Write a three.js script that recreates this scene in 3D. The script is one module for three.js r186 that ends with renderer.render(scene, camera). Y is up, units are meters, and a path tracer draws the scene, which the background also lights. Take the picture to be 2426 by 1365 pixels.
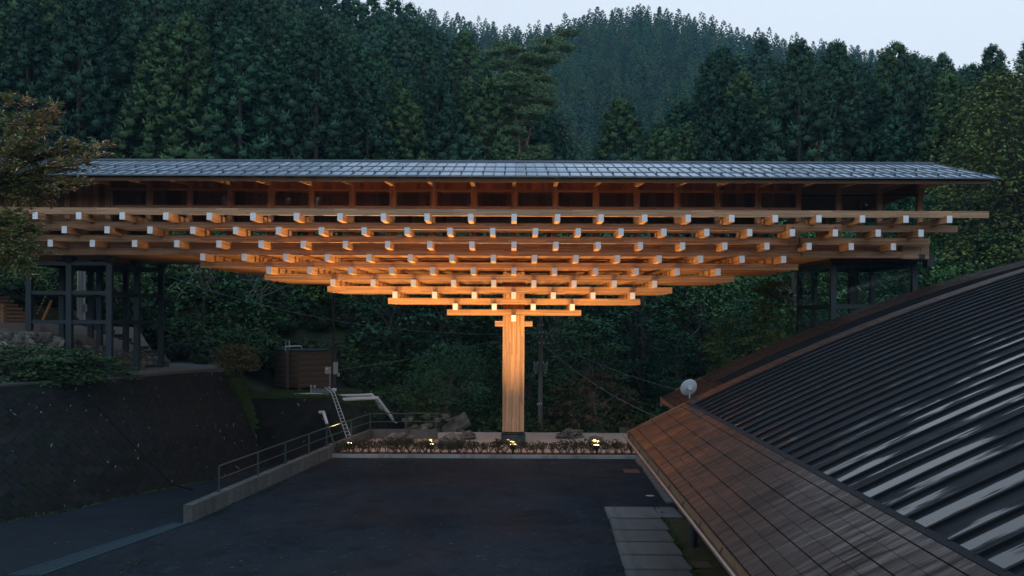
import * as THREE from 'three';
import { mergeGeometries, mergeVertices } from 'three/addons/utils/BufferGeometryUtils.js';

// ---------------------------------------------------------------- camera, sky, sun, exposure
const W = 2426, H = 1365, F = 2387, CX = 1217, CY = 755, EYE = 5.1, ROLL = 0.0042;
const scene = new THREE.Scene();
const camera = new THREE.PerspectiveCamera(2 * Math.atan(H / 2 / F) * 180 / Math.PI, W / H, 0.5, 1500);
camera.position.set(0, EYE, 0);
camera.rotation.set(0, 0, ROLL);
camera.setViewOffset(W, H, W / 2 - CX, H / 2 - CY, W, H);
camera.updateMatrixWorld();

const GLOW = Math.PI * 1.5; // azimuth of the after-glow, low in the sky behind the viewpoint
{ // dusk overcast sky: pale near the hills, cooler overhead
  const w = 256, h = 128, d = new Float32Array(w * h * 4);
  for (let y = 0; y < h; y++) {
    const el = ((y + 0.5) / h - 0.5) * 180, t = Math.min(1, Math.max(0, (el - 14) / 70));
    const s = t * t * (3 - 2 * t), mix = (a, b) => a + (b - a) * s;
    for (let x = 0; x < w; x++) {
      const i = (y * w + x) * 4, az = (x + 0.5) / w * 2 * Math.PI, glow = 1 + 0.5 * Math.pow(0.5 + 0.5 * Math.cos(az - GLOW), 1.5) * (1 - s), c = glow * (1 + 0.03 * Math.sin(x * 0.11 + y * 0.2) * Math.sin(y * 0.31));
      d[i] = mix(0.78, 0.21) * c; d[i + 1] = mix(0.88, 0.44) * c; d[i + 2] = mix(1.0, 0.82) * c; d[i + 3] = 1;
      if (el < 0) { d[i] *= 0.6; d[i + 1] *= 0.6; d[i + 2] *= 0.6; }
    }
  }
  const t = new THREE.DataTexture(d, w, h, THREE.RGBAFormat, THREE.FloatType);
  t.mapping = THREE.EquirectangularReflectionMapping; t.magFilter = THREE.LinearFilter; t.needsUpdate = true;
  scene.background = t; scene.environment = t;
}
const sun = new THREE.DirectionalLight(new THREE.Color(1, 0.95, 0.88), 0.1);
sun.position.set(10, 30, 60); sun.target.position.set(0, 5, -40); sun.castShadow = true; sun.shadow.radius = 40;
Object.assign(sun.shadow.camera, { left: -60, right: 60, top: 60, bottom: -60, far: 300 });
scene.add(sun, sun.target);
scene.fog = new THREE.FogExp2(new THREE.Color(0.3, 0.66, 1.0), 0.00027);
const EXPOSURE = 1.0;

// ---------------------------------------------------------------- helpers
const V = (x, y, z) => new THREE.Vector3(x, y, z);
function rng(seed) { let a = seed >>> 0; return () => { a = (a + 0x6D2B79F5) | 0; let t = Math.imul(a ^ (a >>> 15), 1 | a); t = (t + Math.imul(t ^ (t >>> 7), 61 | t)) ^ t; return ((t ^ (t >>> 14)) >>> 0) / 4294967296; }; }
const R = rng(7);
const rr = (a, b) => a + (b - a) * R();
// a place in the photograph at a chosen distance -> a point in the world (for surveying where things stand)
function at(px, py, D) {
  const a = px - CX, b = py - CY, x = a + b * ROLL, y = b - a * ROLL;
  return V(x * D / F, EYE - y * D / F, -D);
}
function onLevel(px, py, level) { // the point at height `level` seen at px,py
  const a = px - CX, b = py - CY, y = b - a * ROLL, D = (EYE - level) * F / y;
  return at(px, py, D);
}
const used = {};
function numbered(n) { used[n] = (used[n] || 0) + 1; return used[n] === 1 ? n : n + '_' + String(used[n] - 1).padStart(3, '0'); }
function tag(o, label, category, group, kind) {
  if (label) o.userData.label = label; if (category) o.userData.category = category;
  if (group) o.userData.group = group; if (kind) o.userData.kind = kind; return o;
}
function thing(name, label, category, pos = [0, 0, 0], group) {
  const g = new THREE.Group(); g.name = numbered(name); g.position.set(...pos); scene.add(g); return tag(g, label, category, group);
}
function part(name, geo, mat, parent) {
  const m = new THREE.Mesh(geo, mat); m.name = name; m.castShadow = m.receiveShadow = true; parent.add(m); return m;
}
function solo(name, geo, mat, label, category, group) {
  const m = part(numbered(name), geo, mat, scene); return tag(m, label, category, group);
}
function struct(name, geo, mat, label) { const m = part(numbered(name), geo, mat, scene); m.userData.kind = 'structure'; if (label) m.userData.label = label; return m; }
function merge(list) { return list.length === 1 ? list[0] : mergeGeometries(list.map(g => g.index ? g.toNonIndexed() : g)); }
// box with uv in metres; u runs along `axis` (0 x, 1 y, 2 z)
function box(sx, sy, sz, axis = 0, x = 0, y = 0, z = 0, ou = rr(0, 40), ov = rr(0, 40)) {
  const g = new THREE.BoxGeometry(sx, sy, sz), p = g.attributes.position, n = g.attributes.normal, uv = g.attributes.uv;
  for (let i = 0; i < p.count; i++) {
    const c = [p.getX(i), p.getY(i), p.getZ(i)], k = Math.abs(n.getX(i)) > 0.5 ? 0 : Math.abs(n.getY(i)) > 0.5 ? 1 : 2;
    const o = [0, 1, 2].filter(a => a !== k);
    let u = o[0], v = o[1]; if (axis === v) { u = o[1]; v = o[0]; }
    uv.setXY(i, c[u] + ou, c[v] + ov + (k === 1 ? 0.37 : 0));
  }
  g.translate(x, y, z); return g;
}
function cyl(a, b, r0, r1 = r0, seg = 8) {
  const d = b.clone().sub(a), g = new THREE.CylinderGeometry(r1, r0, d.length(), seg, 1);
  g.applyQuaternion(new THREE.Quaternion().setFromUnitVectors(V(0, 1, 0), d.clone().normalize()));
  const m = a.clone().add(b).multiplyScalar(0.5); g.translate(m.x, m.y, m.z); return g.toNonIndexed();
}
function pipe(pts, r, seg = 8) {
  const l = [];
  for (let i = 0; i + 1 < pts.length; i++) { l.push(cyl(pts[i], pts[i + 1], r, r, seg)); if (i) { const s = new THREE.SphereGeometry(r, seg, 6).toNonIndexed(); s.translate(pts[i].x, pts[i].y, pts[i].z); l.push(s); } }
  return merge(l);
}
// square bar between two points
function bar(a, b, w, h) {
  const d = b.clone().sub(a), L = d.length(), g = box(L, h, w, 0);
  const x = d.clone().normalize(); let y = V(0, 1, 0); if (Math.abs(x.y) > 0.95) y = V(0, 0, 1);
  const z = x.clone().cross(y).normalize(); y = z.clone().cross(x);
  g.applyMatrix4(new THREE.Matrix4().makeBasis(x, y, z)); const m = a.clone().add(b).multiplyScalar(0.5); g.translate(m.x, m.y, m.z); return g;
}
function geoFrom(pos, uv, col) {
  const g = new THREE.BufferGeometry(); g.setAttribute('position', new THREE.Float32BufferAttribute(pos, 3));
  if (uv) g.setAttribute('uv', new THREE.Float32BufferAttribute(uv, 2));
  if (col) g.setAttribute('color', new THREE.Float32BufferAttribute(col, 3));
  g.computeVertexNormals(); return g;
}
// polygon sheet (list of Vector3, convex or star-shaped about its first point), uv = x,z metres
function sheet(pts, thick = 0) {
  const pos = [], uv = [];
  const tri = (a, b, c) => { for (const p of [a, b, c]) { pos.push(p.x, p.y, p.z); uv.push(p.x, -p.z); } };
  const up = pts[1].clone().sub(pts[0]).cross(pts[2].clone().sub(pts[0])).y > 0;
  const P = up ? pts : [...pts].reverse();
  for (let i = 1; i + 1 < P.length; i++) tri(P[0], P[i], P[i + 1]);
  if (thick) { const Q = P.map(p => p.clone().setY(p.y - thick)); for (let i = 0; i < P.length; i++) { const j = (i + 1) % P.length; tri(P[i], Q[i], Q[j]); tri(P[i], Q[j], P[j]); } for (let i = 1; i + 1 < Q.length; i++) tri(Q[0], Q[i + 1], Q[i]); }
  return geoFrom(pos, uv);
}
// --- noise and textures
function hash(x, y, s) { let h = Math.imul(x, 374761393) ^ Math.imul(y, 668265263) ^ Math.imul(s, 1274126177); h = Math.imul(h ^ (h >>> 13), 1274126177); return ((h ^ (h >>> 16)) >>> 0) / 4294967296; }
function vn(x, y, px, py, s) { // tileable value noise
  const xi = Math.floor(x), yi = Math.floor(y), fx = x - xi, fy = y - yi, u = fx * fx * (3 - 2 * fx), v = fy * fy * (3 - 2 * fy), m = (a, n) => ((a % n) + n) % n;
  const a = hash(m(xi, px), m(yi, py), s), b = hash(m(xi + 1, px), m(yi, py), s), c = hash(m(xi, px), m(yi + 1, py), s), d = hash(m(xi + 1, px), m(yi + 1, py), s);
  return a + (b - a) * u + (c - a) * v + (a - b - c + d) * u * v;
}
function fbm(u, v, fx, fy, s, o = 4) { let r = 0, a = 0.5, t = 0; for (let i = 0; i < o; i++) { r += a * vn(u * fx, v * fy, fx, fy, s + i); t += a; a *= 0.5; fx *= 2; fy *= 2; } return r / t; }
const toS = c => { c = Math.min(1, Math.max(0, c)); return 255 * (c <= 0.0031308 ? 12.92 * c : 1.055 * Math.pow(c, 1 / 2.4) - 0.055); };
function texture(w, h, mx, my, fn, srgb = true) { // fn(u,v) -> [r,g,b] linear (or one value); tile covers mx x my metres
  const d = new Uint8Array(w * h * 4);
  for (let y = 0; y < h; y++) for (let x = 0; x < w; x++) {
    let c = fn((x + 0.5) / w, (y + 0.5) / h, x, y); if (typeof c === 'number') c = [c, c, c];
    const i = (y * w + x) * 4; for (let k = 0; k < 3; k++) d[i + k] = srgb ? toS(c[k]) : Math.min(255, Math.max(0, c[k] * 255)); d[i + 3] = 255;
  }
  const t = new THREE.DataTexture(d, w, h); t.wrapS = t.wrapT = THREE.RepeatWrapping; t.magFilter = THREE.LinearFilter; t.minFilter = THREE.LinearMipmapLinearFilter; t.generateMipmaps = true;
  t.repeat.set(1 / mx, 1 / my); if (srgb) t.colorSpace = THREE.SRGBColorSpace; t.needsUpdate = true; return t;
}
const rgb = (r, g, b) => new THREE.Color().setRGB(r, g, b);
const std = (c, rough = 0.8, o = {}) => o.specularIntensity === undefined ? new THREE.MeshStandardMaterial({ color: c, roughness: rough, ...o }) : new THREE.MeshPhysicalMaterial({ color: c, roughness: rough, ...o });
const MATT = { specularIntensity: 0.12 }; // porous, dusty surfaces hardly shine

// glulam cedar: laminations 3 cm thick, finger jointed lengths, grain and knots
const woodMap = texture(1024, 512, 4.2, 0.96, (u, v) => {
  const lam = Math.floor(v * 20), off = hash(lam, 1, 3), seg = Math.floor((u + off) * 3) + lam * 7, tone = 0.66 + 0.58 * hash(seg, lam, 9);
  const e = (v * 20) % 1, joint = e < 0.1 ? 0.5 : 1;
  const g = fbm(u, v, 12, 256, 21, 3), f = fbm(u, v, 40, 400, 31, 2);
  const kx = u * 60, ky = v * 32, ci = Math.floor(kx), cj = Math.floor(ky); let knot = 0;
  if (hash(ci, cj, 77) > 0.965) { const dx = (kx - ci - 0.5) * 0.07, dy = (ky - cj - 0.5) * 0.03; knot = Math.max(0, 1 - Math.hypot(dx, dy) / 0.012); }
  const red = hash(seg, lam, 4) * 0.5, b = tone * joint * (0.78 + 0.32 * g + 0.12 * f) * (1 - 0.75 * Math.min(1, knot * 2));
  return [0.48 * b, (0.3 - 0.045 * red) * b, (0.17 - 0.045 * red) * b];
});
const boardMap = texture(512, 256, 3, 0.75, (u, v) => {
  const g = fbm(u, v, 8, 64, 51, 4), f = fbm(u, v, 24, 200, 61, 2), k = hash(Math.floor(u * 40), Math.floor(v * 12), 8) > 0.985 ? 0.5 : 1, b = (0.65 + 0.45 * g + 0.2 * f) * k;
  return [0.36 * b, 0.19 * b, 0.095 * b];
});
const woods = [[1, 1, 1], [0.92, 0.9, 0.88], [1.05, 1.02, 0.98], [0.97, 0.92, 0.86]].map(c => std(rgb(...c), 0.62, { map: woodMap }));
const boards = [[1, 1, 1], [0.62, 0.6, 0.6], [1.35, 1.3, 1.2], [0.8, 0.78, 0.75], [1.1, 1.0, 0.9]].map(c => std(rgb(...c), 0.7, { map: boardMap }));
const wood = () => woods[Math.floor(R() * 4)], board = () => boards[Math.floor(R() * 5)];
const darkBoard = std(rgb(0.55, 0.55, 0.55), 0.7, { map: boardMap });
const whitePaint = std(rgb(0.84, 0.86, 0.87), 0.55);
const steel = std(rgb(0.014, 0.026, 0.032), 0.5);
const steelDark = std(rgb(0.02, 0.026, 0.03), 0.5);
const glassM = new THREE.MeshPhysicalMaterial({ color: rgb(0.9, 0.95, 0.95), roughness: 0.02, transmission: 1, thickness: 0, ior: 1.45 });
const galv = std(rgb(0.5, 0.53, 0.55), 0.45, { metalness: 0.5 });
const blackIron = std(rgb(0.02, 0.02, 0.022), 0.5);

// ---------------------------------------------------------------- ground
const asphaltMap = texture(1024, 1024, 9, 9, (u, v) => {
  const f = fbm(u, v, 220, 220, 5, 2), c = fbm(u, v, 5, 5, 15, 5), s = fbm(u, v, 3, 11, 25, 4);
  const ag = hash(Math.floor(u * 700), Math.floor(v * 700), 2) > 0.96 ? 1.5 : 1, b = (0.55 + 0.5 * f) * (0.72 + 0.45 * c) * (0.85 + 0.3 * s) * ag;
  return [0.0185 * b, 0.027 * b, 0.0325 * b];
});
const asphaltBump = texture(512, 512, 2, 2, (u, v) => fbm(u, v, 120, 120, 8, 3), false);
const asphaltRough = texture(512, 512, 11, 11, (u, v) => 0.55 + 0.4 * fbm(u, v, 6, 6, 18, 5), false);
const asphalt = std(rgb(1, 1, 1), 1, { ...MATT, map: asphaltMap, bumpMap: asphaltBump, bumpScale: 0.006, roughnessMap: asphaltRough });
// the yard's own surface: patches, cracks filled with dirt, drip stains, worn lanes
const YX0 = -10, YX1 = 6, YD0 = 14, YD1 = 37, yq = rng(4242), cracks = [];
for (let i = 0; i < 26; i++) { let x = YX0 + 16 * yq(), d = YD0 + 23 * yq(), a = yq() * 6.28; const pts = [[x, d]], n = 6 + Math.floor(yq() * 16); for (let k = 0; k < n; k++) { a += (yq() - 0.5) * 0.9; x += Math.cos(a) * 0.25; d += Math.sin(a) * 0.25; pts.push([x, d]); } cracks.push(pts); }
{ const a = onLevel(440, 1240, 0), b = onLevel(290, 1365, 0); const pts = []; for (let k = 0; k <= 20; k++) pts.push([a.x + (b.x - a.x) * k / 20 + 0.06 * Math.sin(k * 2.1), -(a.z + (b.z - a.z) * k / 20) + 0.05 * Math.sin(k * 1.3)]); cracks.push(pts); }
const yardMap = (() => {
  const w = 1024, h = 1472, grid = new Float32Array(w * h).fill(1);
  const put = (x, d, r, k) => { const cx = (x - YX0) / 16 * w, cy = (d - YD0) / 23 * h, R2 = Math.max(0.8, r / 16 * w); for (let j = Math.floor(cy - R2); j <= cy + R2; j++) for (let i = Math.floor(cx - R2); i <= cx + R2; i++) if (i >= 0 && j >= 0 && i < w && j < h && Math.hypot(i - cx, j - cy) <= R2) grid[j * w + i] = Math.min(grid[j * w + i], k); };
  for (const pts of cracks) for (let i = 0; i + 1 < pts.length; i++) for (let t = 0; t < 1; t += 0.05) put(pts[i][0] + (pts[i + 1][0] - pts[i][0]) * t, pts[i][1] + (pts[i + 1][1] - pts[i][1]) * t, 0.012, 0.35);
  const t = texture(w, h, 1, 1, (u, v, x, y) => {
    const f = fbm(u, v, 300, 430, 5, 2), c = fbm(u, v, 7, 10, 15, 6), s = fbm(u, v, 26, 6, 25, 5), big = fbm(u, v, 3, 4, 35, 3), X = YX0 + 16 * u, D = YD0 + 23 * v;
    let b = (0.6 + 0.45 * f) * (0.6 + 0.7 * c) * (0.8 + 0.4 * s) * (0.8 + 0.4 * big); const pale = hash(x, y, 2) > 0.985 ? 1.7 : 1; b *= pale;
    const edge = fbm(u, v, 60, 90, 45, 3); if (D > 35.6 + edge * 1.4 && D < 36.45 + 0.25 * edge && X < 3.5) b *= 1.45; // dusty band in front of the kerb
    if (fbm(u, v, 40, 50, 65, 4) > 0.66) b *= 0.72; if (fbm(u, v, 90, 120, 75, 3) > 0.76) b *= 1.6;
    b *= grid[y * w + x]; return [0.0185 * b, 0.027 * b, 0.0325 * b];
  });
  t.repeat.set(1 / 16, 1 / 23); t.offset.set(10 / 16, -14 / 23); return t;
})();
const yardM = std(rgb(1, 1, 1), 1, { ...MATT, map: yardMap, bumpMap: asphaltBump, bumpScale: 0.006, roughnessMap: asphaltRough });
const concreteMap = texture(512, 512, 3, 3, (u, v) => {
  const c = fbm(u, v, 4, 4, 33, 6), f = fbm(u, v, 90, 90, 43, 2), st = fbm(u, v, 16, 3, 53, 5), b = (0.5 + 0.7 * c) * (0.75 + 0.4 * f) * (st > 0.56 ? 1 - (st - 0.56) * 1.6 : 1);
  return [0.2 * b, 0.2 * b, 0.185 * b];
});
const concrete = std(rgb(0.6, 0.63, 0.63), 0.85, { ...MATT, map: concreteMap, bumpMap: asphaltBump, bumpScale: 0.006 });
const gravelMap = texture(512, 512, 2, 2, (u, v) => {
  const k = hash(Math.floor(u * 130), Math.floor(v * 130), 5), f = fbm(u, v, 60, 60, 6, 3), c = fbm(u, v, 3, 3, 9, 4), b = (0.5 + 0.7 * k) * (0.6 + 0.7 * f) * (0.8 + 0.4 * c);
  return [0.46 * b, 0.42 * b, 0.36 * b];
});
const gravelBump = texture(512, 512, 2, 2, (u, v) => fbm(u, v, 70, 70, 6, 3), false);
const gravel = std(rgb(1, 1, 1), 0.95, { ...MATT, map: gravelMap, bumpMap: gravelBump, bumpScale: 0.03 });
const greyGravel = std(rgb(0.26, 0.3, 0.34), 0.95, { map: gravelMap, bumpMap: gravelBump, bumpScale: 0.03 });
const soilMap = texture(512, 512, 4, 4, (u, v) => { const f = fbm(u, v, 40, 40, 71, 4), c = fbm(u, v, 6, 6, 73, 4), b = (0.5 + 0.8 * f) * (0.7 + 0.5 * c); return [0.06 * b, (0.045 + 0.02 * c) * b, 0.028 * b]; });
const soil = std(rgb(1, 1, 1), 0.95, { ...MATT, map: soilMap, bumpMap: gravelBump, bumpScale: 0.03 });
const grassSoil = std(rgb(0.6, 1.1, 0.5), 0.95, { map: soilMap, bumpMap: gravelBump, bumpScale: 0.05 });

struct('ground', sheet([V(-160, -2.6, 160), V(-160, -2.6, -60), V(160, -2.6, -60), V(160, -2.6, 160)]), soil, 'bare earth beneath and around the site');
// asphalt yard
const yardL = [onLevel(445, 1237, 0), onLevel(780, 1088, 0)];
const KERB_D = 36.75;
struct('asphalt_yard', sheet([V(6, 0, -2), V(-9.2, 0, -2), V(-9.6, 0, -16), onLevel(95, 1365, 0), yardL[0], V(-6.55, 0, -KERB_D), V(5.4, 0, -KERB_D), V(6, 0, -20)], 0.3), yardM, 'dark worn asphalt yard in front of the bridge');
// ramp sloping down behind the low wall
const rampBase = [[-60, 1256, 0], [0, 1240, 0], [160, 1212, -0.12], [300, 1178, -0.3], [420, 1154, -0.55], [540, 1130, -0.85], [640, 1106, -1.15], [760, 1085, -1.4]].map(([x, y, l]) => onLevel(x, y, l));
{
  const pos = [], uv = [], inner = [onLevel(-60, 1378, 0), onLevel(20, 1365, 0), onLevel(240, 1297, -0.01), onLevel(445, 1238, -0.03), V(-7.9, -0.3, -29), V(-7.4, -0.6, -33), V(-6.7, -0.9, -38), V(-6.1, -1.3, -43.5)];
  const O = rampBase.map(p => p.clone()); O[0].x -= 4;
  const t = (a, b, c) => { for (const p of [a, b, c]) { pos.push(p.x, p.y, p.z); uv.push(p.x, p.z); } };
  for (let i = 0; i + 1 < O.length; i++) { t(inner[i], inner[i + 1], O[i]); t(O[i], inner[i + 1], O[i + 1]); }
  const n = onLevel(20, 1365, 0); t(V(-9.6, -0.004, -16), n, onLevel(-60, 1378, 0)); t(V(-9.6, -0.004, -16), onLevel(-60, 1378, 0), V(-19, -0.004, -16)); t(V(-19, -0.004, -16), onLevel(-60, 1378, 0), O[0]);
  const g = geoFrom(pos, uv); struct('access_ramp', g, asphalt, 'asphalt ramp sloping down along the retaining wall');
}
{ // drain grate in the yard edge
  const a0 = onLevel(20, 1365, 0), a1 = onLevel(415, 1240, 0), b0 = onLevel(95, 1365, 0), b1 = onLevel(445, 1241, 0);
  const g = thing('drain_grate', 'long steel trench drain grate beside the ramp', 'drain grate', [0, 0, 0]);
  const n = 46, lift = 0.012;
  part('channel_floor', sheet([a0, b0, b1, a1].map(p => p.clone().setY(-0.32)), 0.05), concrete, g);
  for (const [p, q] of [[a0, a1], [b0, b1]]) part('channel_side', bar(p.clone().setY(-0.18), q.clone().setY(-0.18), 0.05, 0.3), concrete, g);
  const grM = std(rgb(0.03, 0.055, 0.065), 0.5, { specularIntensity: 0.3 });
  for (const [p, q] of [[a0, a1], [b0, b1]]) part('edge_angle', bar(p.clone().setY(lift), q.clone().setY(lift), 0.045, 0.03), grM, g);
  for (let k = 1; k < 9; k++) { const f = k / 9; part('bearing_bar', bar(a0.clone().lerp(b0, f).setY(lift - 0.006), a1.clone().lerp(b1, f).setY(lift - 0.006), 0.03, 0.02), grM, g); }
  const cross = []; for (let i = 1; i < n; i++) { const f = i / n; cross.push(bar(a0.clone().lerp(a1, f).setY(lift - 0.002), b0.clone().lerp(b1, f).setY(lift - 0.002), 0.015, 0.016)); }
  part('cross_rods', merge(cross), grM, g).userData.kind = 'stuff';
}
// low concrete wall (two runs) with a handrail
const wallTop = 0.42;
const lw = [yardL[0].clone(), V(-6.72, 0, -KERB_D - 0.1), V(-5.95, 0, -41.9), V(-3.15, 0, -41.9)];
{
  const g = thing('low_wall', 'low stained concrete wall between the ramp and the yard, carrying the handrail', 'wall');
  const seg = (a, b, top, w, bot) => { const d = b.clone().sub(a), L = Math.hypot(d.x, d.z), b2 = box(L, top - bot, w, 0); b2.rotateY(-Math.atan2(d.z, d.x)); b2.translate((a.x + b.x) / 2, (top + bot) / 2, (a.z + b.z) / 2); return b2; };
  part('wall_section', seg(lw[0], lw[1], wallTop, 0.24, -1.2), concrete, g);
  part('wall_section', seg(lw[1], lw[2], wallTop + 0.03, 0.22, -1.6), concrete, g);
  part('wall_section', seg(V(-6.06, 0, -42), lw[3], wallTop + 0.05, 0.2, -1.6), concrete, g);
  // handrail
  const rail = thing('handrail', 'thin steel handrail on the low concrete wall', 'handrail');
  const path = [...[0.16, 0.4, 0.6, 0.8, 0.97].map(f => lw[0].clone().lerp(lw[1], f)), lw[1].clone().lerp(lw[2], 0.5), lw[2].clone()];
  const railM = std(rgb(0.05, 0.075, 0.085), 0.45, { metalness: 0.4 });
  for (const p of path) part('post', cyl(p.clone().setY(wallTop - 0.02), p.clone().setY(wallTop + 0.7), 0.028), railM, rail);
  for (const [y, r] of [[0.7, 0.022], [0.36, 0.016]]) part('rail', pipe([...path.map(p => p.clone().setY(wallTop + y)), V(-3.2, wallTop + y, -42.2)], r), railM, rail);
  part('post', cyl(V(-4.5, wallTop, -42), V(-4.5, wallTop + 0.7, -42.15), 0.02), railM, rail);
  part('post', cyl(V(-3.25, wallTop, -42), V(-3.2, wallTop + 0.7, -42.2), 0.02), railM, rail);
}
// planting bed: kerb, soil strip, gravel
struct('kerb', box(12.1, 0.36, 0.16, 0, -0.7, -0.06, -KERB_D - 0.06), std(rgb(1.5, 1.5, 1.5), 0.8, { map: concreteMap }), 'pale concrete kerb along the far edge of the yard');
{
  const nx = 60, nz = 30, pos = [], uv = [], x0 = -6.7, x1 = 6.4;
  const hh = (x, D) => 0.05 + 0.05 * fbm(x * 0.05 + 3, D * 0.05, 40, 40, 3, 3) - (D > 44.5 ? (D - 44.5) * 0.5 : 0) + 0.08 * Math.exp(-((x - 0.2) ** 2) / 9 - ((D - 42.5) ** 2) / 3);
  for (let i = 0; i < nx; i++) for (let j = 0; j < nz; j++) {
    const q = (a, b) => { const x = x0 + (x1 - x0) * a / nx, D = KERB_D + 0.14 + (46.5 - KERB_D) * b / nz; return [x, hh(x, D), -D]; };
    const A = q(i, j), B = q(i + 1, j), C = q(i + 1, j + 1), E = q(i, j + 1);
    for (const p of [A, B, C, A, C, E]) { pos.push(...p); uv.push(p[0], p[2]); }
  }
  struct('gravel_bed', geoFrom(pos, uv), gravel, 'pale gravel bed round the foot of the bridge column');
  struct('soil_strip', box(11.6, 0.05, 0.55, 0, -0.85, 0.1, -KERB_D - 0.42), std(rgb(1.5, 1.0, 0.8), 0.95, { map: soilMap }), 'strip of bark-covered soil under the hedge');
  solo('bed_corner_wall', box(0.5, 0.5, 0.18, 0, 4.95, 0.05, -44.6), concrete, 'short concrete wall end at the right rear corner of the gravel bed', 'wall');
}
// stone paving beside the building
const paveDir = V(0.026, 0, -1).normalize();
{
  const g = new THREE.Group(); g.name = 'paving'; g.userData.kind = 'structure'; g.userData.label = 'grey stone slabs set along the building'; scene.add(g);
  const slab = (x, D, w, d, rotate = 0, top = 0.05) => {
    const s = new THREE.Shape(), c = 0.03, q = [[-w / 2 + rr(-0.015, 0.015), -d / 2 + rr(-0.015, 0.015)], [w / 2 + rr(-0.03, 0.03), -d / 2], [w / 2 - rr(0, 0.08), d / 2], [-w / 2, d / 2 + rr(-0.015, 0.015)]];
    q.forEach((p, i) => { const n = q[(i + 1) % 4], l = Math.hypot(n[0] - p[0], n[1] - p[1]); const a = [p[0] + (n[0] - p[0]) * c / l, p[1] + (n[1] - p[1]) * c / l], b = [n[0] - (n[0] - p[0]) * c / l, n[1] - (n[1] - p[1]) * c / l]; i ? s.lineTo(...a) : s.moveTo(...a); s.lineTo(...b); }); s.closePath();
    const e = new THREE.ExtrudeGeometry(s, { depth: top + 0.1, bevelEnabled: true, bevelSize: 0.012, bevelThickness: 0.012, bevelSegments: 1 }); e.rotateX(-Math.PI / 2); e.rotateY(-0.02 + rotate); e.translate(x, -0.112, -D);
    part('paving_slab', e, slabMs[Math.floor(R() * 3)], g);
  };
  const slabMs = [0.62, 0.8, 0.72].map(k => std(rgb(0.8 * k, 0.82 * k, 0.8 * k), 0.8, { map: concreteMap, bumpMap: asphaltBump, bumpScale: 0.005 }));
  const ds = [[27.1, 25.65], [25.48, 24.2], [24.06, 22.93], [22.8, 21.68], [21.52, 20.4], [20.28, 19.1], [18.95, 17.8]];
  ds.forEach(([a, b], i) => slab(3.12 - (27 - a) * 0.035 + (i ? 0.04 : 0), (a + b) / 2, 1.34, a - b));
  slab(4.08, 26.4, 0.56, 1.35); slab(4.75, 26.3, 0.6, 1.3, 0.05);
  for (let i = 0; i < 11; i++) slab(4.62 + 0.02 * i - (i > 8 ? 0.05 : 0) - 0.12, 28.2 + i * 0.78, 0.5, 0.66, rr(-0.04, 0.04), 0.06);
  struct('soil_patch', sheet([V(3.6, 0.006, -25.7), V(3.1, 0.006, -17), V(7, 0.006, -17), V(7, 0.006, -25.7)]), soil, 'bare soil under the eaves of the building');
}
// ---------------------------------------------------------------- terrain behind
const lerpTab = (t, x) => { if (x <= t[0][0]) return t[0][1]; for (let i = 1; i < t.length; i++) if (x <= t[i][0]) { const [a, b] = t[i - 1], [c, d] = t[i]; return b + (d - b) * (x - a) / (c - a); } return t[t.length - 1][1]; };
const cl = (x, a = 0, b = 1) => Math.min(b, Math.max(a, x)), sm = x => { x = cl(x); return x * x * (3 - 2 * x); };
const crestA = [[-0.9, 46], [-0.5, 40], [-0.25, 34], [-0.108, 29], [-0.045, 25.5], [-0.007, 23], [0.03, 18], [0.043, 14], [0.052, 8], [0.07, 2], [0.1, 0]];
const crestB = [[-0.02, 0], [0.03, 0], [0.052, 2], [0.08, 7], [0.11, 9], [0.14, 11], [0.175, 17], [0.2, 20.5], [0.26, 21.5], [0.34, 22], [0.46, 19.5], [0.55, 19], [0.9, 24]];
const farY = [[900, 40], [1000, 45], [1110, 64], [1180, 78], [1250, 84], [1330, 68], [1400, 48], [1480, 32], [1560, 38], [1650, 56], [1750, 82], [1850, 103], [2000, 122], [2100, 142], [2250, 170], [2350, 198], [2426, 210], [2800, 240]];
function terr(X, D) {
  const u = X / D;
  let h = lerpTab(crestA, u) * cl((D - 55) / 75) - cl((D - 135) / 60) * 12;
  const b = lerpTab(crestB, u) * Math.pow(cl((D - 57) / 68), 0.9) - cl((D - 132) / 60) * 14;
  h = Math.max(h, b);
  const g = (755 - lerpTab(farY, CX + u * F)) / F * 380 + EYE - 12.5, c = g * cl((D - 140) / 240) - cl((D - 390) / 60) * 40;
  h = Math.max(h, c);
  // valley floor, terrace with the shed and bank on the left
  let floor = -0.9;
  floor = Math.max(floor, lerpTab([[-40, 7], [-21, 5.5], [-17, 2.9], [-13.5, 2.85], [-12, 1.55], [-8.3, 1.5], [-5.5, -0.3], [-2, -0.9], [6, -0.6], [14, 0.6], [30, 2]], X));
  const near = sm((D - 47) / 14) * 2.2;
  h = Math.max(h + floor * (1 - sm((D - 60) / 60)) + near, -1.2);
  return h + (D > 56 ? 1.6 * (fbm(X * 0.004 + 5, D * 0.004 + 5, 60, 60, 90, 3) - 0.5) * Math.min(1, (D - 56) / 20) * 3 : 0);
}
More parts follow.
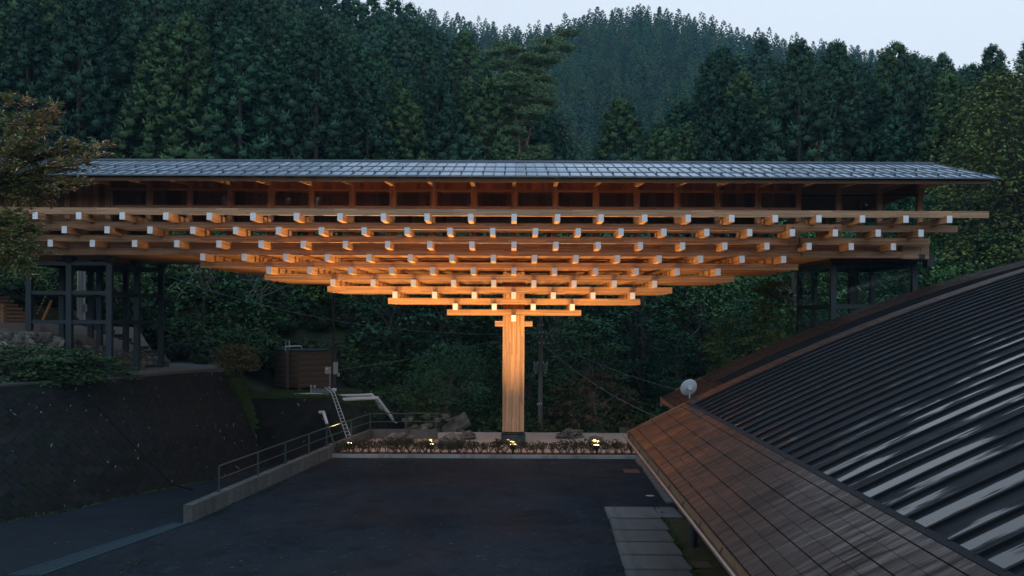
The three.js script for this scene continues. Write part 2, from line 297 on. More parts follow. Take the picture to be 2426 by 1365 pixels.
{
  const Ds = []; for (let d = 46.2; d < 460; d *= 1.022) Ds.push(d);
  const us = []; for (let u = -0.8; u <= 0.8001; u += 0.02) us.push(u);
  const pos = [], uv = [], idx = [], n = us.length;
  for (const D of Ds) for (const u of us) { const X = u * D; pos.push(X, terr(X, D), -D); uv.push(X, D); }
  for (let i = 0; i + 1 < Ds.length; i++) for (let j = 0; j + 1 < n; j++) { const a = i * n + j; idx.push(a, a + 1, a + n, a + 1, a + n + 1, a + n); }
  const b0 = pos.length / 3; for (let j = 0; j < n; j++) { pos.push(pos[j * 3], -3, pos[j * 3 + 2]); uv.push(us[j] * 46, 0); }
  for (let j = 0; j + 1 < n; j++) idx.push(j, b0 + j, j + 1, j + 1, b0 + j, b0 + j + 1);
  const g = new THREE.BufferGeometry(); g.setAttribute('position', new THREE.Float32BufferAttribute(pos, 3)); g.setAttribute('uv', new THREE.Float32BufferAttribute(uv, 2)); g.setIndex(idx); g.computeVertexNormals();
  struct('hillside', g, std(rgb(0.7, 0.9, 0.6), 0.95, { map: soilMap }), 'steep forested hills rising behind the bridge');
}
// ---------------------------------------------------------------- the timber bridge
const PITCH = 1.513, CEN = 40.7, TH = 0.245, LH = 0.235, BW = 0.18;
const bridge = thing('timber_bridge', 'long timber bridge building with stacked glulam brackets on one central column', 'bridge');
const tipD = k => 35 + 0.575 * (k - 1), topH = k => EYE + 3.636 - 0.4375 * (k - 1);
function lbeam(x0, x1, D, k, dy = 0, name = 'longitudinal_beam') { return part(name, box(x1 - x0, LH, BW, 0, (x0 + x1) / 2, topH(k) - 0.012 + LH / 2 + dy, -D - BW / 2), wood(), bridge); }
{
  const rows = [[1, -12, 10], [2, -12.5, 9.5], [3, -12, 9], [4, -7.5, 6.5], [5, -6, 5], [6, -4.5, 3.5], [7, -3, 3], [8, -1.5, 1.5], [9, 0, 0]];
  const capG = new THREE.BoxGeometry(BW + 0.004, TH + 0.004, 0.008);
  for (const [k, a, b] of rows) for (let n = a; n <= b + 0.01; n++) {
    const D0 = tipD(k), D1 = k <= 3 ? 37.6 : 2 * CEN - D0, m = part('transverse_beam', box(BW, TH, D1 - D0, 2, n * PITCH, topH(k) - TH / 2, -(D0 + D1) / 2), wood(), bridge);
    const c = part('end_cap', capG, whitePaint, m); c.position.set(n * PITCH, topH(k) - TH / 2, -D0 + 0.003);
  }
  lbeam(-23, 16.76, 35.55, 1);
  lbeam(-23, 9.72, 36.125, 2); lbeam(9.8, 16.01, 36.34, 2);
  part('splice_plank', box(1.95, LH - 0.005, 0.12, 0, 10.7, topH(2) + 0.1, -35.98), wood(), bridge);
  for (const x of [9.95, 11.45]) part('bolt', cyl(V(x, topH(2) + 0.1, -35.9), V(x, topH(2) + 0.1, -35.94), 0.03), steelDark, bridge);
  lbeam(-23, 10.2, 37.275, 2, 0.001);
  lbeam(-23, 9.97, 36.7, 3); lbeam(10.56, 15.16, 36.7, 3);
  lbeam(-15.6, 10.62, 37.275, 4); lbeam(10.66, 14.37, 37.275, 4);
  for (let j = 1; j < 7; j++) lbeam(-11.78, 10.6, 37.275 + 1.15 * j, 4);
  const LL = [[5, 37.85, 6, -11.78, 10.69], [6, 38.425, 5, -9.51, 8.4], [7, 39.0, 4, -7.22, 6.13], [8, 39.575, 3, -4.94, 4.97], [9, 40.15, 2, -2.66, 2.69]];
  for (const [k, D, n, a, b] of LL) for (let j = 0; j < n; j++) lbeam(a, b, D + 1.15 * j, k);
  // arms at the column head
  for (const D of [40.42, 40.82]) part('column_arm', box(1.5, 0.22, 0.16, 0, 0, EYE - 0.21, -D - 0.08), wood(), bridge);
}
{ // column of clustered posts on a steel shoe
  const y0 = 0.56, y1 = EYE + 2.42, h = y1 - y0, post = (x, w, D0, D1) => part('column_post', box(w, h, D1 - D0, 1, x, (y0 + y1) / 2, -(D0 + D1) / 2), wood(), bridge);
  post(-0.178, 0.17, 40.36, 41.04); post(0, 0.18, 40.345, 41.055); post(0.178, 0.17, 40.36, 41.04);
  post(-0.35, 0.165, 40.4, 40.68); post(-0.35, 0.16, 40.72, 41); post(0.35, 0.165, 40.4, 40.68); post(0.35, 0.16, 40.72, 41);
  const shoe = part('column_shoe', box(0.98, 0.4, 0.9, 0, 0, 0.24, -40.7), steel, bridge);
  part('shoe_plate', box(0.9, 0.03, 0.84, 0, 0, 0.5, -40.7), steelDark, shoe);
  for (const x of [-0.4, -0.13, 0.13, 0.4]) part('shoe_fin', box(0.03, 0.16, 0.7, 0, x, 0.49, -40.7), steel, shoe);
}
{ // box girder, floor, soffits
  const g0 = EYE + 2.3, g1 = EYE + 3.05;
  for (const D of [37.48, 43.74]) for (const [a, b] of [[-23, -11], [-11, 0.4], [0.4, 10.6], [10.64, 15.36]]) part('girder', box(b - a - 0.006, g1 - g0, 0.2, 0, (a + b) / 2, (g0 + g1) / 2, -D - 0.1), wood(), bridge);
  part('girder_end', box(0.98, 0.5, 0.19, 0, 14.87, EYE + 2.52, -37.37), woods[0], bridge);
  for (const dy of [0.1, 0.03, -0.05]) part('bolt', cyl(V(15.05, EYE + 2.56 + dy, -37.27), V(15.05, EYE + 2.56 + dy, -37.28), 0.022), steelDark, bridge);
  part('steel_lug', box(0.2, 0.16, 0.06, 0, 15.1, EYE + 2.36, -37.26), steel, bridge);
  part('end_bracket', box(0.24, 0.5, 0.5, 0, 15.5, EYE + 2.25, -37.7), steel, bridge);
  part('floor_deck', box(38.3, 0.1, 6.05, 0, -3.85, g1 - 0.08, -40.71), boards[0], bridge);
  for (let x = -23, i = 0; x < -11.85; x += 0.3, i++) part('soffit_board', box(6.02, 0.03, 0.292, 2, 0, 0, 0).rotateY(Math.PI / 2).translate(Math.min(x + 0.15, -11.99), g0 + 0.05, -40.71), wood(), bridge);
  for (let x = 10.7; x < 15.2; x += 0.3) part('soffit_board', box(6.02, 0.03, 0.292, 2, 0, 0, 0).rotateY(Math.PI / 2).translate(x + 0.15, g0 + 0.05, -40.71), wood(), bridge);
  part('soffit', box(22.4, 0.03, 6.02, 0, -0.55, g0 + 0.2, -40.71), boards[2], bridge);
  // small lamps hooks under the girder
  for (let n = -6; n <= 6; n++) part('soffit_stud', new THREE.SphereGeometry(0.022, 6, 5).translate(n * PITCH + 0.28, EYE + 2.78, -37.46), galv, bridge);
}
{ // corridor walls
  const yF = EYE + 3.05, yS = EYE + 4.08, yH = EYE + 4.74, yT = EYE + 5.2;
  for (const [D, front] of [[37.5, true], [43.8, false]]) {
    for (let n = -15; n <= 10; n++) {
      const x = n * PITCH;
      part('post', box(0.19, yT - yF + 0.1, 0.2, 1, x, (yF + yT) / 2 + 0.05, -D - 0.1), front ? wood() : board(), bridge);
      if (n === 10) continue;
      const xm = x + PITCH / 2, w = PITCH - 0.19, solid = n < -10, dark = n >= 7;
      if (front && !dark || !front && !dark) {
        let a = x + 0.095; const end = x + PITCH - 0.095, yb = solid ? yF : (front ? yH + 0.06 : yS);
        while (a < end - 0.01) { let bw = rr(0.12, 0.24); if (end - a - bw < 0.1) bw = end - a; part('wall_board', box(yT - yb, 0.03, bw - 0.006, 0).rotateZ(Math.PI / 2).rotateY(0).translate(0, 0, 0).applyMatrix4(new THREE.Matrix4().makeRotationY(Math.PI / 2)).translate(a + bw / 2, (yb + yT) / 2, -D - 0.1 - rr(0, 0.02)), front ? board() : boards[[2, 4, 0, 2, 4][Math.floor(R() * 5)]], bridge); a += bw; }
      }
      if (!solid) {
        if (!dark) { part('head_rail', box(w, 0.08, 0.1, 0, xm, yH + 0.02, -D - 0.07), wood(), bridge); part('sill_rail', box(w, 0.1, 0.12, 0, xm, yS + 0.05, -D - 0.08), wood(), bridge);
          part('stile', box(0.05, yH - yS - 0.1, 0.08, 1, x + 0.125, (yS + yH) / 2 + 0.04, -D - 0.07), wood(), bridge); }
        else part('head_rail', box(w, 0.06, 0.08, 0, xm, yH - 0.1, -D - 0.07), steelDark, bridge);
        if (front && !dark) part('window_pane', new THREE.PlaneGeometry(w, yH - yS - 0.08).translate(xm, (yS + yH) / 2 + 0.04, -D - 0.1), glassM, bridge);
        part('window_pane', new THREE.PlaneGeometry(w, yS - yF).translate(xm, (yS + yF) / 2, -D - 0.1), glassM, bridge);
        if (dark && front) part('window_pane', new THREE.PlaneGeometry(w, yT - yS - 0.2).translate(xm, (yS + yT) / 2, -D - 0.1), glassM, bridge);
      }
    }
  }
  for (let n = -10; n < 7; n++) for (let k = 0; k < 5; k++) { const bw = PITCH / 5; part('inner_wall_board', box(bw - 0.008, yT - yS - 0.08, 0.03, 1, n * PITCH + bw * (k + 0.5), (yS + yT) / 2, -38.5 - rr(0, 0.015)), board(), bridge); }
  part('ceiling', box(38.1, 0.04, 6.1, 0, -3.8, yT + 0.12, -40.75), darkBoard, bridge);
  part('end_wall', box(0.12, yT - yF, 5.4, 2, 9.4, (yF + yT) / 2, -41.0), darkBoard, bridge);
  part('end_wall', box(0.06, yT - yH, 6.1, 2, 15.13, (yH + yT) / 2, -40.75), darkBoard, bridge);
  part('wall_panel', box(PITCH * 3 - 0.4, yT - yS - 0.3, 0.08, 0, 12.86, (yS + yT) / 2 + 0.2, -43.7), darkBoard, bridge);
}
{ // roof
  const eD = 35.1, eH = EYE + 4.976, rD = CEN, rH = EYE + 6.31, run = rD - eD, rise = rH - eH, L = Math.hypot(run, rise), ang = Math.atan2(rise, run);
  const roof = new THREE.Group(); roof.name = 'roof'; bridge.add(roof);
  roof.userData.label = 'low blue-grey standing seam metal roof with snow guards';
  const roofM = std(rgb(0.34, 0.43, 0.52), 0.26, { metalness: 0.35 }), seamM = std(rgb(0.1, 0.135, 0.165), 0.4, { metalness: 0.35 });
  const roofMs = [roofM, std(rgb(0.37, 0.46, 0.55), 0.3, { metalness: 0.35 }), std(rgb(0.31, 0.4, 0.49), 0.24, { metalness: 0.35 })];
  const stained = std(rgb(0.3, 0.29, 0.28), 0.7, { map: boardMap });
  const pw = 0.3835, place = g => g.rotateX(ang).translate(0, (eH + rH) / 2, -(eD + rD) / 2); // local: x along bridge, y normal, z towards the eave
  const x0 = -23.0, x1 = 16.93; let i = 0;
  const n = Math.floor((x1 - x0) / pw);
  const pg = place(box(pw - 0.004, 0.02, L, 2, 0, -0.01, 0, 0, 0)), sg = place(box(0.022, 0.035, L, 2, 0, 0.0175, 0, 0, 0));
  for (i = 0; i < n; i++) { const p = part('roof_panel', pg, roofMs[Math.floor(R() * 3)], roof); p.position.x = x1 - pw * (i + 0.5); const s = part('seam', sg, seamM, roof); s.position.x = x1 - pw * i - 0.012; }
  part('roof_panel', box(x1 - x0, 0.02, L, 0, (x0 + x1) / 2, -0.01, 0).rotateX(-ang).translate(0, (eH + rH) / 2, -(rD + run / 2)), roofM, roof);
  part('ridge_cap', box(x1 - x0, 0.07, 0.26, 0, (x0 + x1) / 2, rH + 0.03, -rD), seamM, roof);
  part('eave_trim', box(x1 - x0 + 0.02, 0.05, 0.03, 0, (x0 + x1) / 2, eH - 0.02, -eD + 0.012), seamM, roof);
  part('verge_trim', place(box(0.05, 0.09, L, 2, x1 + 0.02, -0.02, 0)), seamM, roof);
  part('fascia', box(x1 - 0.25 - x0, 0.15, 0.05, 0, (x0 + x1 - 0.25) / 2, eH - 0.13, -eD - 0.16), stained, roof);
  part('fascia', box(x1 - 0.25 - x0, 0.15, 0.05, 0, (x0 + x1 - 0.25) / 2, eH - 0.13, -(2 * CEN - eD) + 0.16), stained, roof);
  part('eave_soffit', place(box(x1 - 0.3 - x0, 0.02, L - 0.3, 0, (x0 + x1 - 0.3) / 2, -0.16, 0)), boards[3], roof);
  part('eave_soffit', box(x1 - 0.3 - x0, 0.02, L - 0.3, 0, (x0 + x1 - 0.3) / 2, -0.16, 0).rotateX(-ang).translate(0, (eH + rH) / 2, -(rD + run / 2)), boards[3], roof);
  for (let k = -14; k <= 10; k++) {
    const z0 = 35.32, z1 = 37.62, g = box(0.135, 0.16, z1 - z0, 2, 0, 0, 0); const p = g.attributes.position;
    for (let q = 0; q < p.count; q++) { const back = p.getZ(q) < 0; if (p.getY(q) > 0) p.setY(q, back ? 0.52 : 0.1); else p.setY(q, back ? 0.06 : -0.06); }
    g.computeVertexNormals(); g.translate(k * PITCH, EYE + 4.86, -(z0 + z1) / 2); part('rafter', g, wood(), roof);
  }
  for (const [D, off] of [[35.62, 0], [37.6, 0.38]]) {
    const y = eH + (D - eD) * rise / run;
    for (let x = x0 + 0.4; x < x1 - 0.5; x += 4.6) { const b = Math.min(x + 4.57, x1 - 0.35); part('snow_guard', box(b - x, 0.038, 0.038, 0, (x + b) / 2, y + 0.085, -D), seamM, roof); }
    const bg = box(0.05, 0.14, 0.09, 1, 0, y + 0.05, -D - 0.03);
    for (let k = 0; k * 2 * pw < x1 - x0 - 1; k++) part('snow_guard_bracket', bg, steelDark, roof).position.x = x1 - pw * (2 * k + 1.03) - off * 0;
  }
}
{ // steel pier under the left end
  const pier = thing('steel_pier', 'dark steel frame pier of nine legs under the left end of the bridge', 'pier');
  const xs = [-18.22, -16.71, -15.2], Ds = [37.9, 40.65, 43.4], lw2 = 0.21;
  for (const x of xs) for (const D of Ds) {
    part('leg', box(lw2, 4.2, lw2, 1, x, EYE + 2.0 - 2.1, -D), steel, pier);
    const c = new THREE.CylinderGeometry(0.3, 0.15, 0.26, 4, 1); c.rotateY(Math.PI / 4); part('bracket', c.translate(x, EYE + 2.15, -D), steelDark, pier);
    part('base_plate', box(0.32, 0.03, 0.32, 0, x, 3.03, -D), steelDark, pier);
  }
  for (const h of [2.0, 0.9, -0.2]) {
    for (const D of Ds) for (let i = 0; i < 2; i++) part('cross_beam', box(1.51 - lw2, 0.14, 0.13, 0, xs[i] + 0.755, EYE + h, -D), steel, pier);
    for (const x of xs) for (let i = 0; i < 2; i++) part('cross_beam', box(0.12, 0.135, 2.75 - lw2, 2, x, EYE + h, -(Ds[i] + 1.375)), steel, pier);
  }
}
{ // glazed lift tower under the right end
  const t = thing('glass_tower', 'glazed steel lift tower under the right end of the bridge', 'tower');
  const x0 = 12.2, x1 = 15.3, D0 = 38.5, D1 = 43, top = EYE + 2.2, bot = -0.5, w = 0.2;
  const P = (x, D, s = w) => part('post', box(s, top - bot, s, 1, x, (top + bot) / 2, -D), steel, t);
  P(x0, D0); P(x1, D0); P(x0, D1); P(x1, D1); P(x0, 40.75, 0.12); P(13.75, 41, 0.24); P(12.75, 42.9, 0.12); P(14.6, 42.9, 0.12); P(x1 + 0.3, D0 + 0.6, 0.1);
  for (const y of [top - 0.08, EYE + 0.52, EYE - 2.6]) {
    part('beam', box(x1 - x0 - w, 0.17, 0.16, 0, (x0 + x1) / 2, y, -D0), steel, t); part('beam', box(x1 - x0 - w, 0.17, 0.16, 0, (x0 + x1) / 2, y, -D1), steel, t);
    part('beam', box(0.14, 0.165, D1 - D0 - w, 2, x0, y, -(D0 + D1) / 2), steel, t); part('beam', box(0.14, 0.165, D1 - D0 - w, 2, x1, y, -(D0 + D1) / 2), steel, t);
    if (y < top - 0.5 || y > top - 0.1) continue;
  }
  part('tower_ceiling', box(x1 - x0 + 0.4, 0.1, D1 - D0 + 0.6, 0, (x0 + x1) / 2, top + 0.07, -(D0 + D1) / 2), steelDark, t);
  const rods = (a, b) => part('brace_rod', cyl(a, b, 0.018), steel, t), levels = [[EYE + 0.6, top - 0.2], [EYE - 2.5, EYE + 0.42]];
  for (const [a, b] of levels) {
    for (const D of [D0 + 0.02, D1]) { rods(V(x0 + 0.1, a, -D), V(x1 - 0.1, b, -D)); rods(V(x0 + 0.1, b, -D), V(x1 - 0.1, a, -D)); }
    for (const x of [x0, x1]) { rods(V(x, a, -D0), V(x, b, -D1)); rods(V(x, b, -D0), V(x, a, -D1)); }
    const hh = b - a;
    part('glass_pane', new THREE.PlaneGeometry(x1 - x0, hh + 0.1).translate((x0 + x1) / 2, (a + b) / 2, -D0 + 0.09), glassM, t);
    part('glass_pane', new THREE.PlaneGeometry(x1 - x0, hh + 0.1).translate((x0 + x1) / 2, (a + b) / 2, -D1 - 0.09), glassM, t);
    for (const x of [x0 - 0.09, x1 + 0.09]) part('glass_pane', new THREE.PlaneGeometry(D1 - D0, hh + 0.1).rotateY(Math.PI / 2).translate(x, (a + b) / 2, -(D0 + D1) / 2), glassM, t);
  }
}
// ---------------------------------------------------------------- floodlights
const warm = rgb(1, 0.56, 0.2);
const lampX = [[-6.1, 37.45], [-3.05, 37.35], [0.0, 37.3], [3.08, 37.25]];
{
  const bodyG = merge([new THREE.CylinderGeometry(0.13, 0.1, 0.16, 20, 1, true).toNonIndexed().translate(0, 0.36, 0), new THREE.CylinderGeometry(0.1, 0.06, 0.04, 20).toNonIndexed().translate(0, 0.26, 0)]);
  const lensG = new THREE.SphereGeometry(0.124, 24, 8, 0, 6.2832, 0, 1.5708).scale(1, 0.38, 1).translate(0, 0.425, 0);
  const names = ['floodlight beside the corner of the low concrete wall', 'floodlight in front of the large grey boulder', 'floodlight right in front of the bridge column', 'floodlight in front of the small boulder near the building'];
  lampX.forEach(([x, D], i) => {
    const l = thing('floodlight', 'glowing ' + names[i], 'floodlight', [x, 0.0, -D], 'uplights in the hedge');
    part('housing', bodyG, blackIron, l); part('stake', cyl(V(0, 0, 0), V(0, 0.27, 0), 0.03), blackIron, l);
    part('lens', lensG, new THREE.MeshStandardMaterial({ color: 0x000000, emissive: rgb(1, 0.7, 0.4), emissiveIntensity: 9 }), l);
    const s = new THREE.SpotLight(warm, [390, 310, 255, 345][i], 0, [1.0, 1.2, 1.2, 1.2][i], 1, 2); s.position.set(0, 0.5, 0); s.castShadow = true; s.shadow.radius = 4; s.name = 'flood_beam';
    s.target.position.set(0, 10, 0.35); s.target.name = 'flood_aim'; l.add(s, s.target);
  });
}
// ---------------------------------------------------------------- building with the big curved metal roof
{
  const b = thing('curved_roof_building', 'low building under a wide curved dark metal roof with batten seams', 'building');
  const bumpT = texture(512, 512, 2.2, 2.2, (u, v) => 0.6 * fbm(u, v, 3, 40, 131, 4) + 0.4 * fbm(u, v, 12, 180, 141, 3), false);
  const colT = texture(512, 512, 2.2, 2.2, (u, v) => { const a = fbm(u, v, 4, 60, 151, 4), c = fbm(u, v, 3, 6, 161, 4), k = (0.6 + 0.8 * a) * (0.7 + 0.6 * c); return [0.0165 * k, 0.019 * k, 0.021 * k]; });
  // rain water standing on the sheets: a clear film in streaky patches over matt dark paint
  const film = (sd, lo, k, fy = 9, share = 0.14) => texture(1024, 1024, 4.3, 4.3, (u, v) => { const a = fbm(u, v, 4, fy * 1.4, sd, 5), d = fbm(u, v, 14, 180, sd + 3, 3); return cl((a * (1 - share) + d * share - lo) * k); }, false);
  const metal = new THREE.MeshPhysicalMaterial({ map: colT, roughness: 1, roughnessMap: texture(256, 256, 2.2, 2.2, (u, v) => 0.42 + 0.3 * fbm(u, v, 4, 40, 181, 4), false), bumpMap: bumpT, bumpScale: 0.0006, ior: 1.5, specularIntensity: 0.05, clearcoat: 0.8, clearcoatRoughness: 0.08, clearcoatMap: film(171, 0.49, 14) });
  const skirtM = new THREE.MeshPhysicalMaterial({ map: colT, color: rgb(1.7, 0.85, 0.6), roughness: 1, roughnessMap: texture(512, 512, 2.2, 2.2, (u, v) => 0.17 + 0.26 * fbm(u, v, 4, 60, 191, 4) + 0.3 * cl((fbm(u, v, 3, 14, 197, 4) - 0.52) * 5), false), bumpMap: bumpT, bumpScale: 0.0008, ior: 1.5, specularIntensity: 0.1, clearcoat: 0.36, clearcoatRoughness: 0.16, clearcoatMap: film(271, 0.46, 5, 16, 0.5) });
  const ribM = std(rgb(0.014, 0.016, 0.018), 0.5, { specularIntensity: 0.06 });
  const ax = 0.0195; // roof axis drifts to the right with distance
  const prof = s => EYE - 1.99 + 0.49 * s - 0.01134 * s * s; // s metres right of the batten foot
  const slabGeo = (x0, y0fn, s0, s1, D0, D1, n, thick, dx = 0) => { // strip between distances D0..D1, over s0..s1
    const pos = [], uv = [], q = (s, D, dy) => { const x = x0 + s + ax * (D - 24) + dx; return [x, y0fn(s) + dy, -D]; };
    const face = (A, B, C, E, ua, ub, va, vb) => { const P = [A, B, C, A, C, E], U = [[ua, va], [ub, va], [ub, vb], [ua, va], [ub, vb], [ua, vb]]; P.forEach((p, i) => { pos.push(...p); uv.push(...U[i]); }); };
    for (let i = 0; i < n; i++) {
      const a = s0 + (s1 - s0) * i / n, c = s0 + (s1 - s0) * (i + 1) / n;
      face(q(a, D0, 0), q(c, D0, 0), q(c, D1, 0), q(a, D1, 0), a * 1.1, c * 1.1, D0 * 1.3, D1 * 1.3);
      face(q(a, D0, -thick), q(c, D0, -thick), q(c, D0, 0), q(a, D0, 0), a, c, 0, thick);
      face(q(c, D1, -thick), q(a, D1, -thick), q(a, D1, 0), q(c, D1, 0), a, c, 0, thick);
    }
    face(q(s0, D1, -thick), q(s0, D0, -thick), q(s0, D0, 0), q(s0, D1, 0), D0, D1, 0, thick);
    face(q(s1, D0, -thick), q(s1, D1, -thick), q(s1, D1, 0), q(s1, D0, 0), D0, D1, 0, thick);
    return geoFrom(pos, uv);
  };
  const X0 = 4.15, N = 22, SMAX = 14;
  const roofPiece = (dx, Dn, Df, nRib, verge, skirtS, nSk) => {
    const P = (Df - verge - Dn) / nRib;
    for (let i = 0; i < nRib; i++) {
      const D0 = Df - verge - P * (i + 1), D1 = D0 + P;
      part('roof_panel', slabGeo(X0, prof, 0.02, SMAX, D0 + 0.003, D1 - 0.003, N, 0.04, dx), metal, b);
      const r = part('batten', slabGeo(X0, s => prof(s) + 0.036, 0.0, SMAX, D1 - 0.02, D1 + 0.016, N, 0.04, dx), ribM, b);
      part('batten_cap', slabGeo(X0, s => prof(s) + 0.04, 0.0, SMAX, D1 - 0.024, D1 + 0.02, N, 0.008, dx), ribM, r);
    }
    // verge strip of short sheets at the far edge
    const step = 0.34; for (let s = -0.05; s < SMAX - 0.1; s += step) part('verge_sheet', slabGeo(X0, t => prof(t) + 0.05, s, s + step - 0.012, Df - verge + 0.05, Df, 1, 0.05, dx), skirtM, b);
    part('verge_board', slabGeo(X0, t => prof(t) + 0.035, -1.43, SMAX, Df - 0.08, Df + 0.02, N, 0.3, dx), darkBoard, b);
    // skirt of long sheets parallel to the eave
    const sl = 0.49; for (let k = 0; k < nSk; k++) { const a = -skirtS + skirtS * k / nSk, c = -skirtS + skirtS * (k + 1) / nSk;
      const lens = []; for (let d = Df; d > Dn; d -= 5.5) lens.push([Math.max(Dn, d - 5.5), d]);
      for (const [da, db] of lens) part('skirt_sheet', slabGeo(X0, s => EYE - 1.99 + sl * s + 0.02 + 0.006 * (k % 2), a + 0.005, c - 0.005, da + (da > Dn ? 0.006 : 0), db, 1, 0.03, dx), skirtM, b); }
    part('step_flashing', slabGeo(X0, s => EYE - 1.99 + sl * s + 0.035, -0.05, 0.02, Dn, Df - verge, 1, 0.04, dx), ribM, b);
    part('eave_fascia', slabGeo(X0, s => EYE - 1.99 - sl * skirtS - 0.01, -skirtS + 0.03, -skirtS + 0.07, Dn, Df - 0.05, 1, 0.17, dx), darkBoard, b);
    part('eave_soffit', slabGeo(X0, s => EYE - 1.99 - sl * skirtS - 0.08, -skirtS + 0.08, 0.6, Dn, Df - 0.05, 1, 0.04, dx), darkBoard, b);
  };
  roofPiece(0, 4.2, 24.0, 36, 0.9, 1.41, 8);
  roofPiece(2.1, 24.05, 34.4, 16, 2.6, 1.41, 6);
  // gutter hung under the eave, with hangers
  const gx = D => X0 - 1.43 + ax * (D - 24), gy = EYE - 2.665 - 0.2;
  part('gutter', pipe([V(gx(24.9), gy, -24.9), V(gx(14), gy, -14), V(gx(5), gy, -5)], 0.032), std(rgb(0.42, 0.36, 0.3), 0.3, { metalness: 0.8 }), b);
  for (let D = 6; D < 24.5; D += 1.55) part('gutter_hanger', cyl(V(gx(D), gy, -D), V(gx(D) + 0.08, gy + 0.17, -D), 0.008, 0.008, 5), blackIron, b);
  // walls under the roof
  const wallM = std(rgb(0.5, 0.48, 0.46), 0.85, { map: concreteMap });
  part('wall', slabGeo(X0, () => EYE - 1.85, -0.1, 0.1, 5, 23.6, 1, 3.35, 0.4), wallM, b);
  part('wall', slabGeo(X0, () => EYE - 1.9, -0.1, 0.1, 23.6, 34, 1, 4.6, 2.5), wallM, b);
  part('wall', slabGeo(X0, s => prof(s) - 0.12, 0.1, SMAX, 23.5, 23.7, N, 3.2, 0), wallM, b);
  // far gable face hanging below the verge
  part('gable_wall', slabGeo(X0, s => prof(s) - 0.12, 0.1, SMAX, 33.9, 34.1, N, 3.5, 2.1), wallM, b);
  // dish
  const d = thing('satellite_dish', 'small pale satellite dish at the far edge of the curved roof', 'satellite dish', [4.22, EYE - 1.82, -24.15]);
  const dishM = std(rgb(0.5, 0.53, 0.55), 0.45);
  const pr = []; for (let i = 0; i <= 10; i++) { const r = 0.215 * i / 10; pr.push(new THREE.Vector2(r, 0.045 * (i / 10) ** 2)); } for (let i = 10; i >= 0; i--) { const r = 0.215 * i / 10; pr.push(new THREE.Vector2(r, 0.045 * (i / 10) ** 2 - 0.008)); }
  const dg = new THREE.LatheGeometry(pr, 32); dg.rotateX(-Math.PI / 2 + 0.35); dg.rotateY(0.3); dg.translate(0, 0.17, 0); part('reflector', dg, dishM, d);
  part('mast', cyl(V(0, -0.08, 0.02), V(0, 0.16, 0.04), 0.018), galv, d);
  part('mount', box(0.09, 0.07, 0.08, 0, 0.01, 0.17, 0.05), dishM, d); part('feed_arm', cyl(V(0, 0.05, 0), V(-0.02, 0.06, -0.3), 0.01), dishM, d); part('feed_horn', cyl(V(-0.02, 0.06, -0.3), V(-0.02, 0.13, -0.28), 0.025), dishM, d);
  // ash bollard under the eave
  const ash = thing('bollard', 'dark cylindrical bollard under the eave of the building', 'bollard', [4.05, 0, -22.6]);
  part('shaft', cyl(V(0, 0, 0), V(0, 0.62, 0), 0.1, 0.1, 20), steelDark, ash); part('cap', cyl(V(0, 0.62, 0), V(0, 0.65, 0), 0.105, 0.08, 20), galv, ash);
  // yard drains
  for (const [x, y, w2, d2, lab] of [[1497, 1117, 0.52, 0.75, 'rusty square drain grate in the asphalt near the stone slabs'], [1655, 1339, 0.5, 0.5, 'rusty square drain grate in the soil under the eave']]) {
    const p = onLevel(x, y, 0.01), g = thing('drain_cover', lab, 'drain cover', [p.x, 0.012, p.z]), rust = std(rgb(0.09, 0.05, 0.03), 0.8);
    part('pit', box(w2, 0.004, d2, 0, 0, -0.001, 0), rust, g);
    for (let i = 0; i < 10; i++) part('grate_bar', box(0.02, 0.012, d2, 2, -w2 / 2 + w2 * (i + 0.5) / 10, 0.008, 0), rust, g);
    for (const s of [-1, 1]) part('grate_frame', box(w2 + 0.04, 0.014, 0.03, 0, 0, 0.009, s * (d2 / 2 + 0.015)), rust, g);
  }
  for (const [x, y, lab] of [[1604, 1099, 'small round metal cover in the asphalt near the kerb end'], [1562, 1175, 'small round metal cover in the asphalt beside the stepping stones']]) {
    const p = onLevel(x - 22, y, 0.01), g = thing('round_cover', lab, 'cover', [p.x, 0, p.z]); part('plate', cyl(V(0, 0, 0), V(0, 0.014, 0), 0.13, 0.125, 20), galv, g); part('rim', new THREE.TorusGeometry(0.135, 0.01, 6, 24).rotateX(Math.PI / 2).translate(0, 0.012, 0), blackIron, g);
  }
}
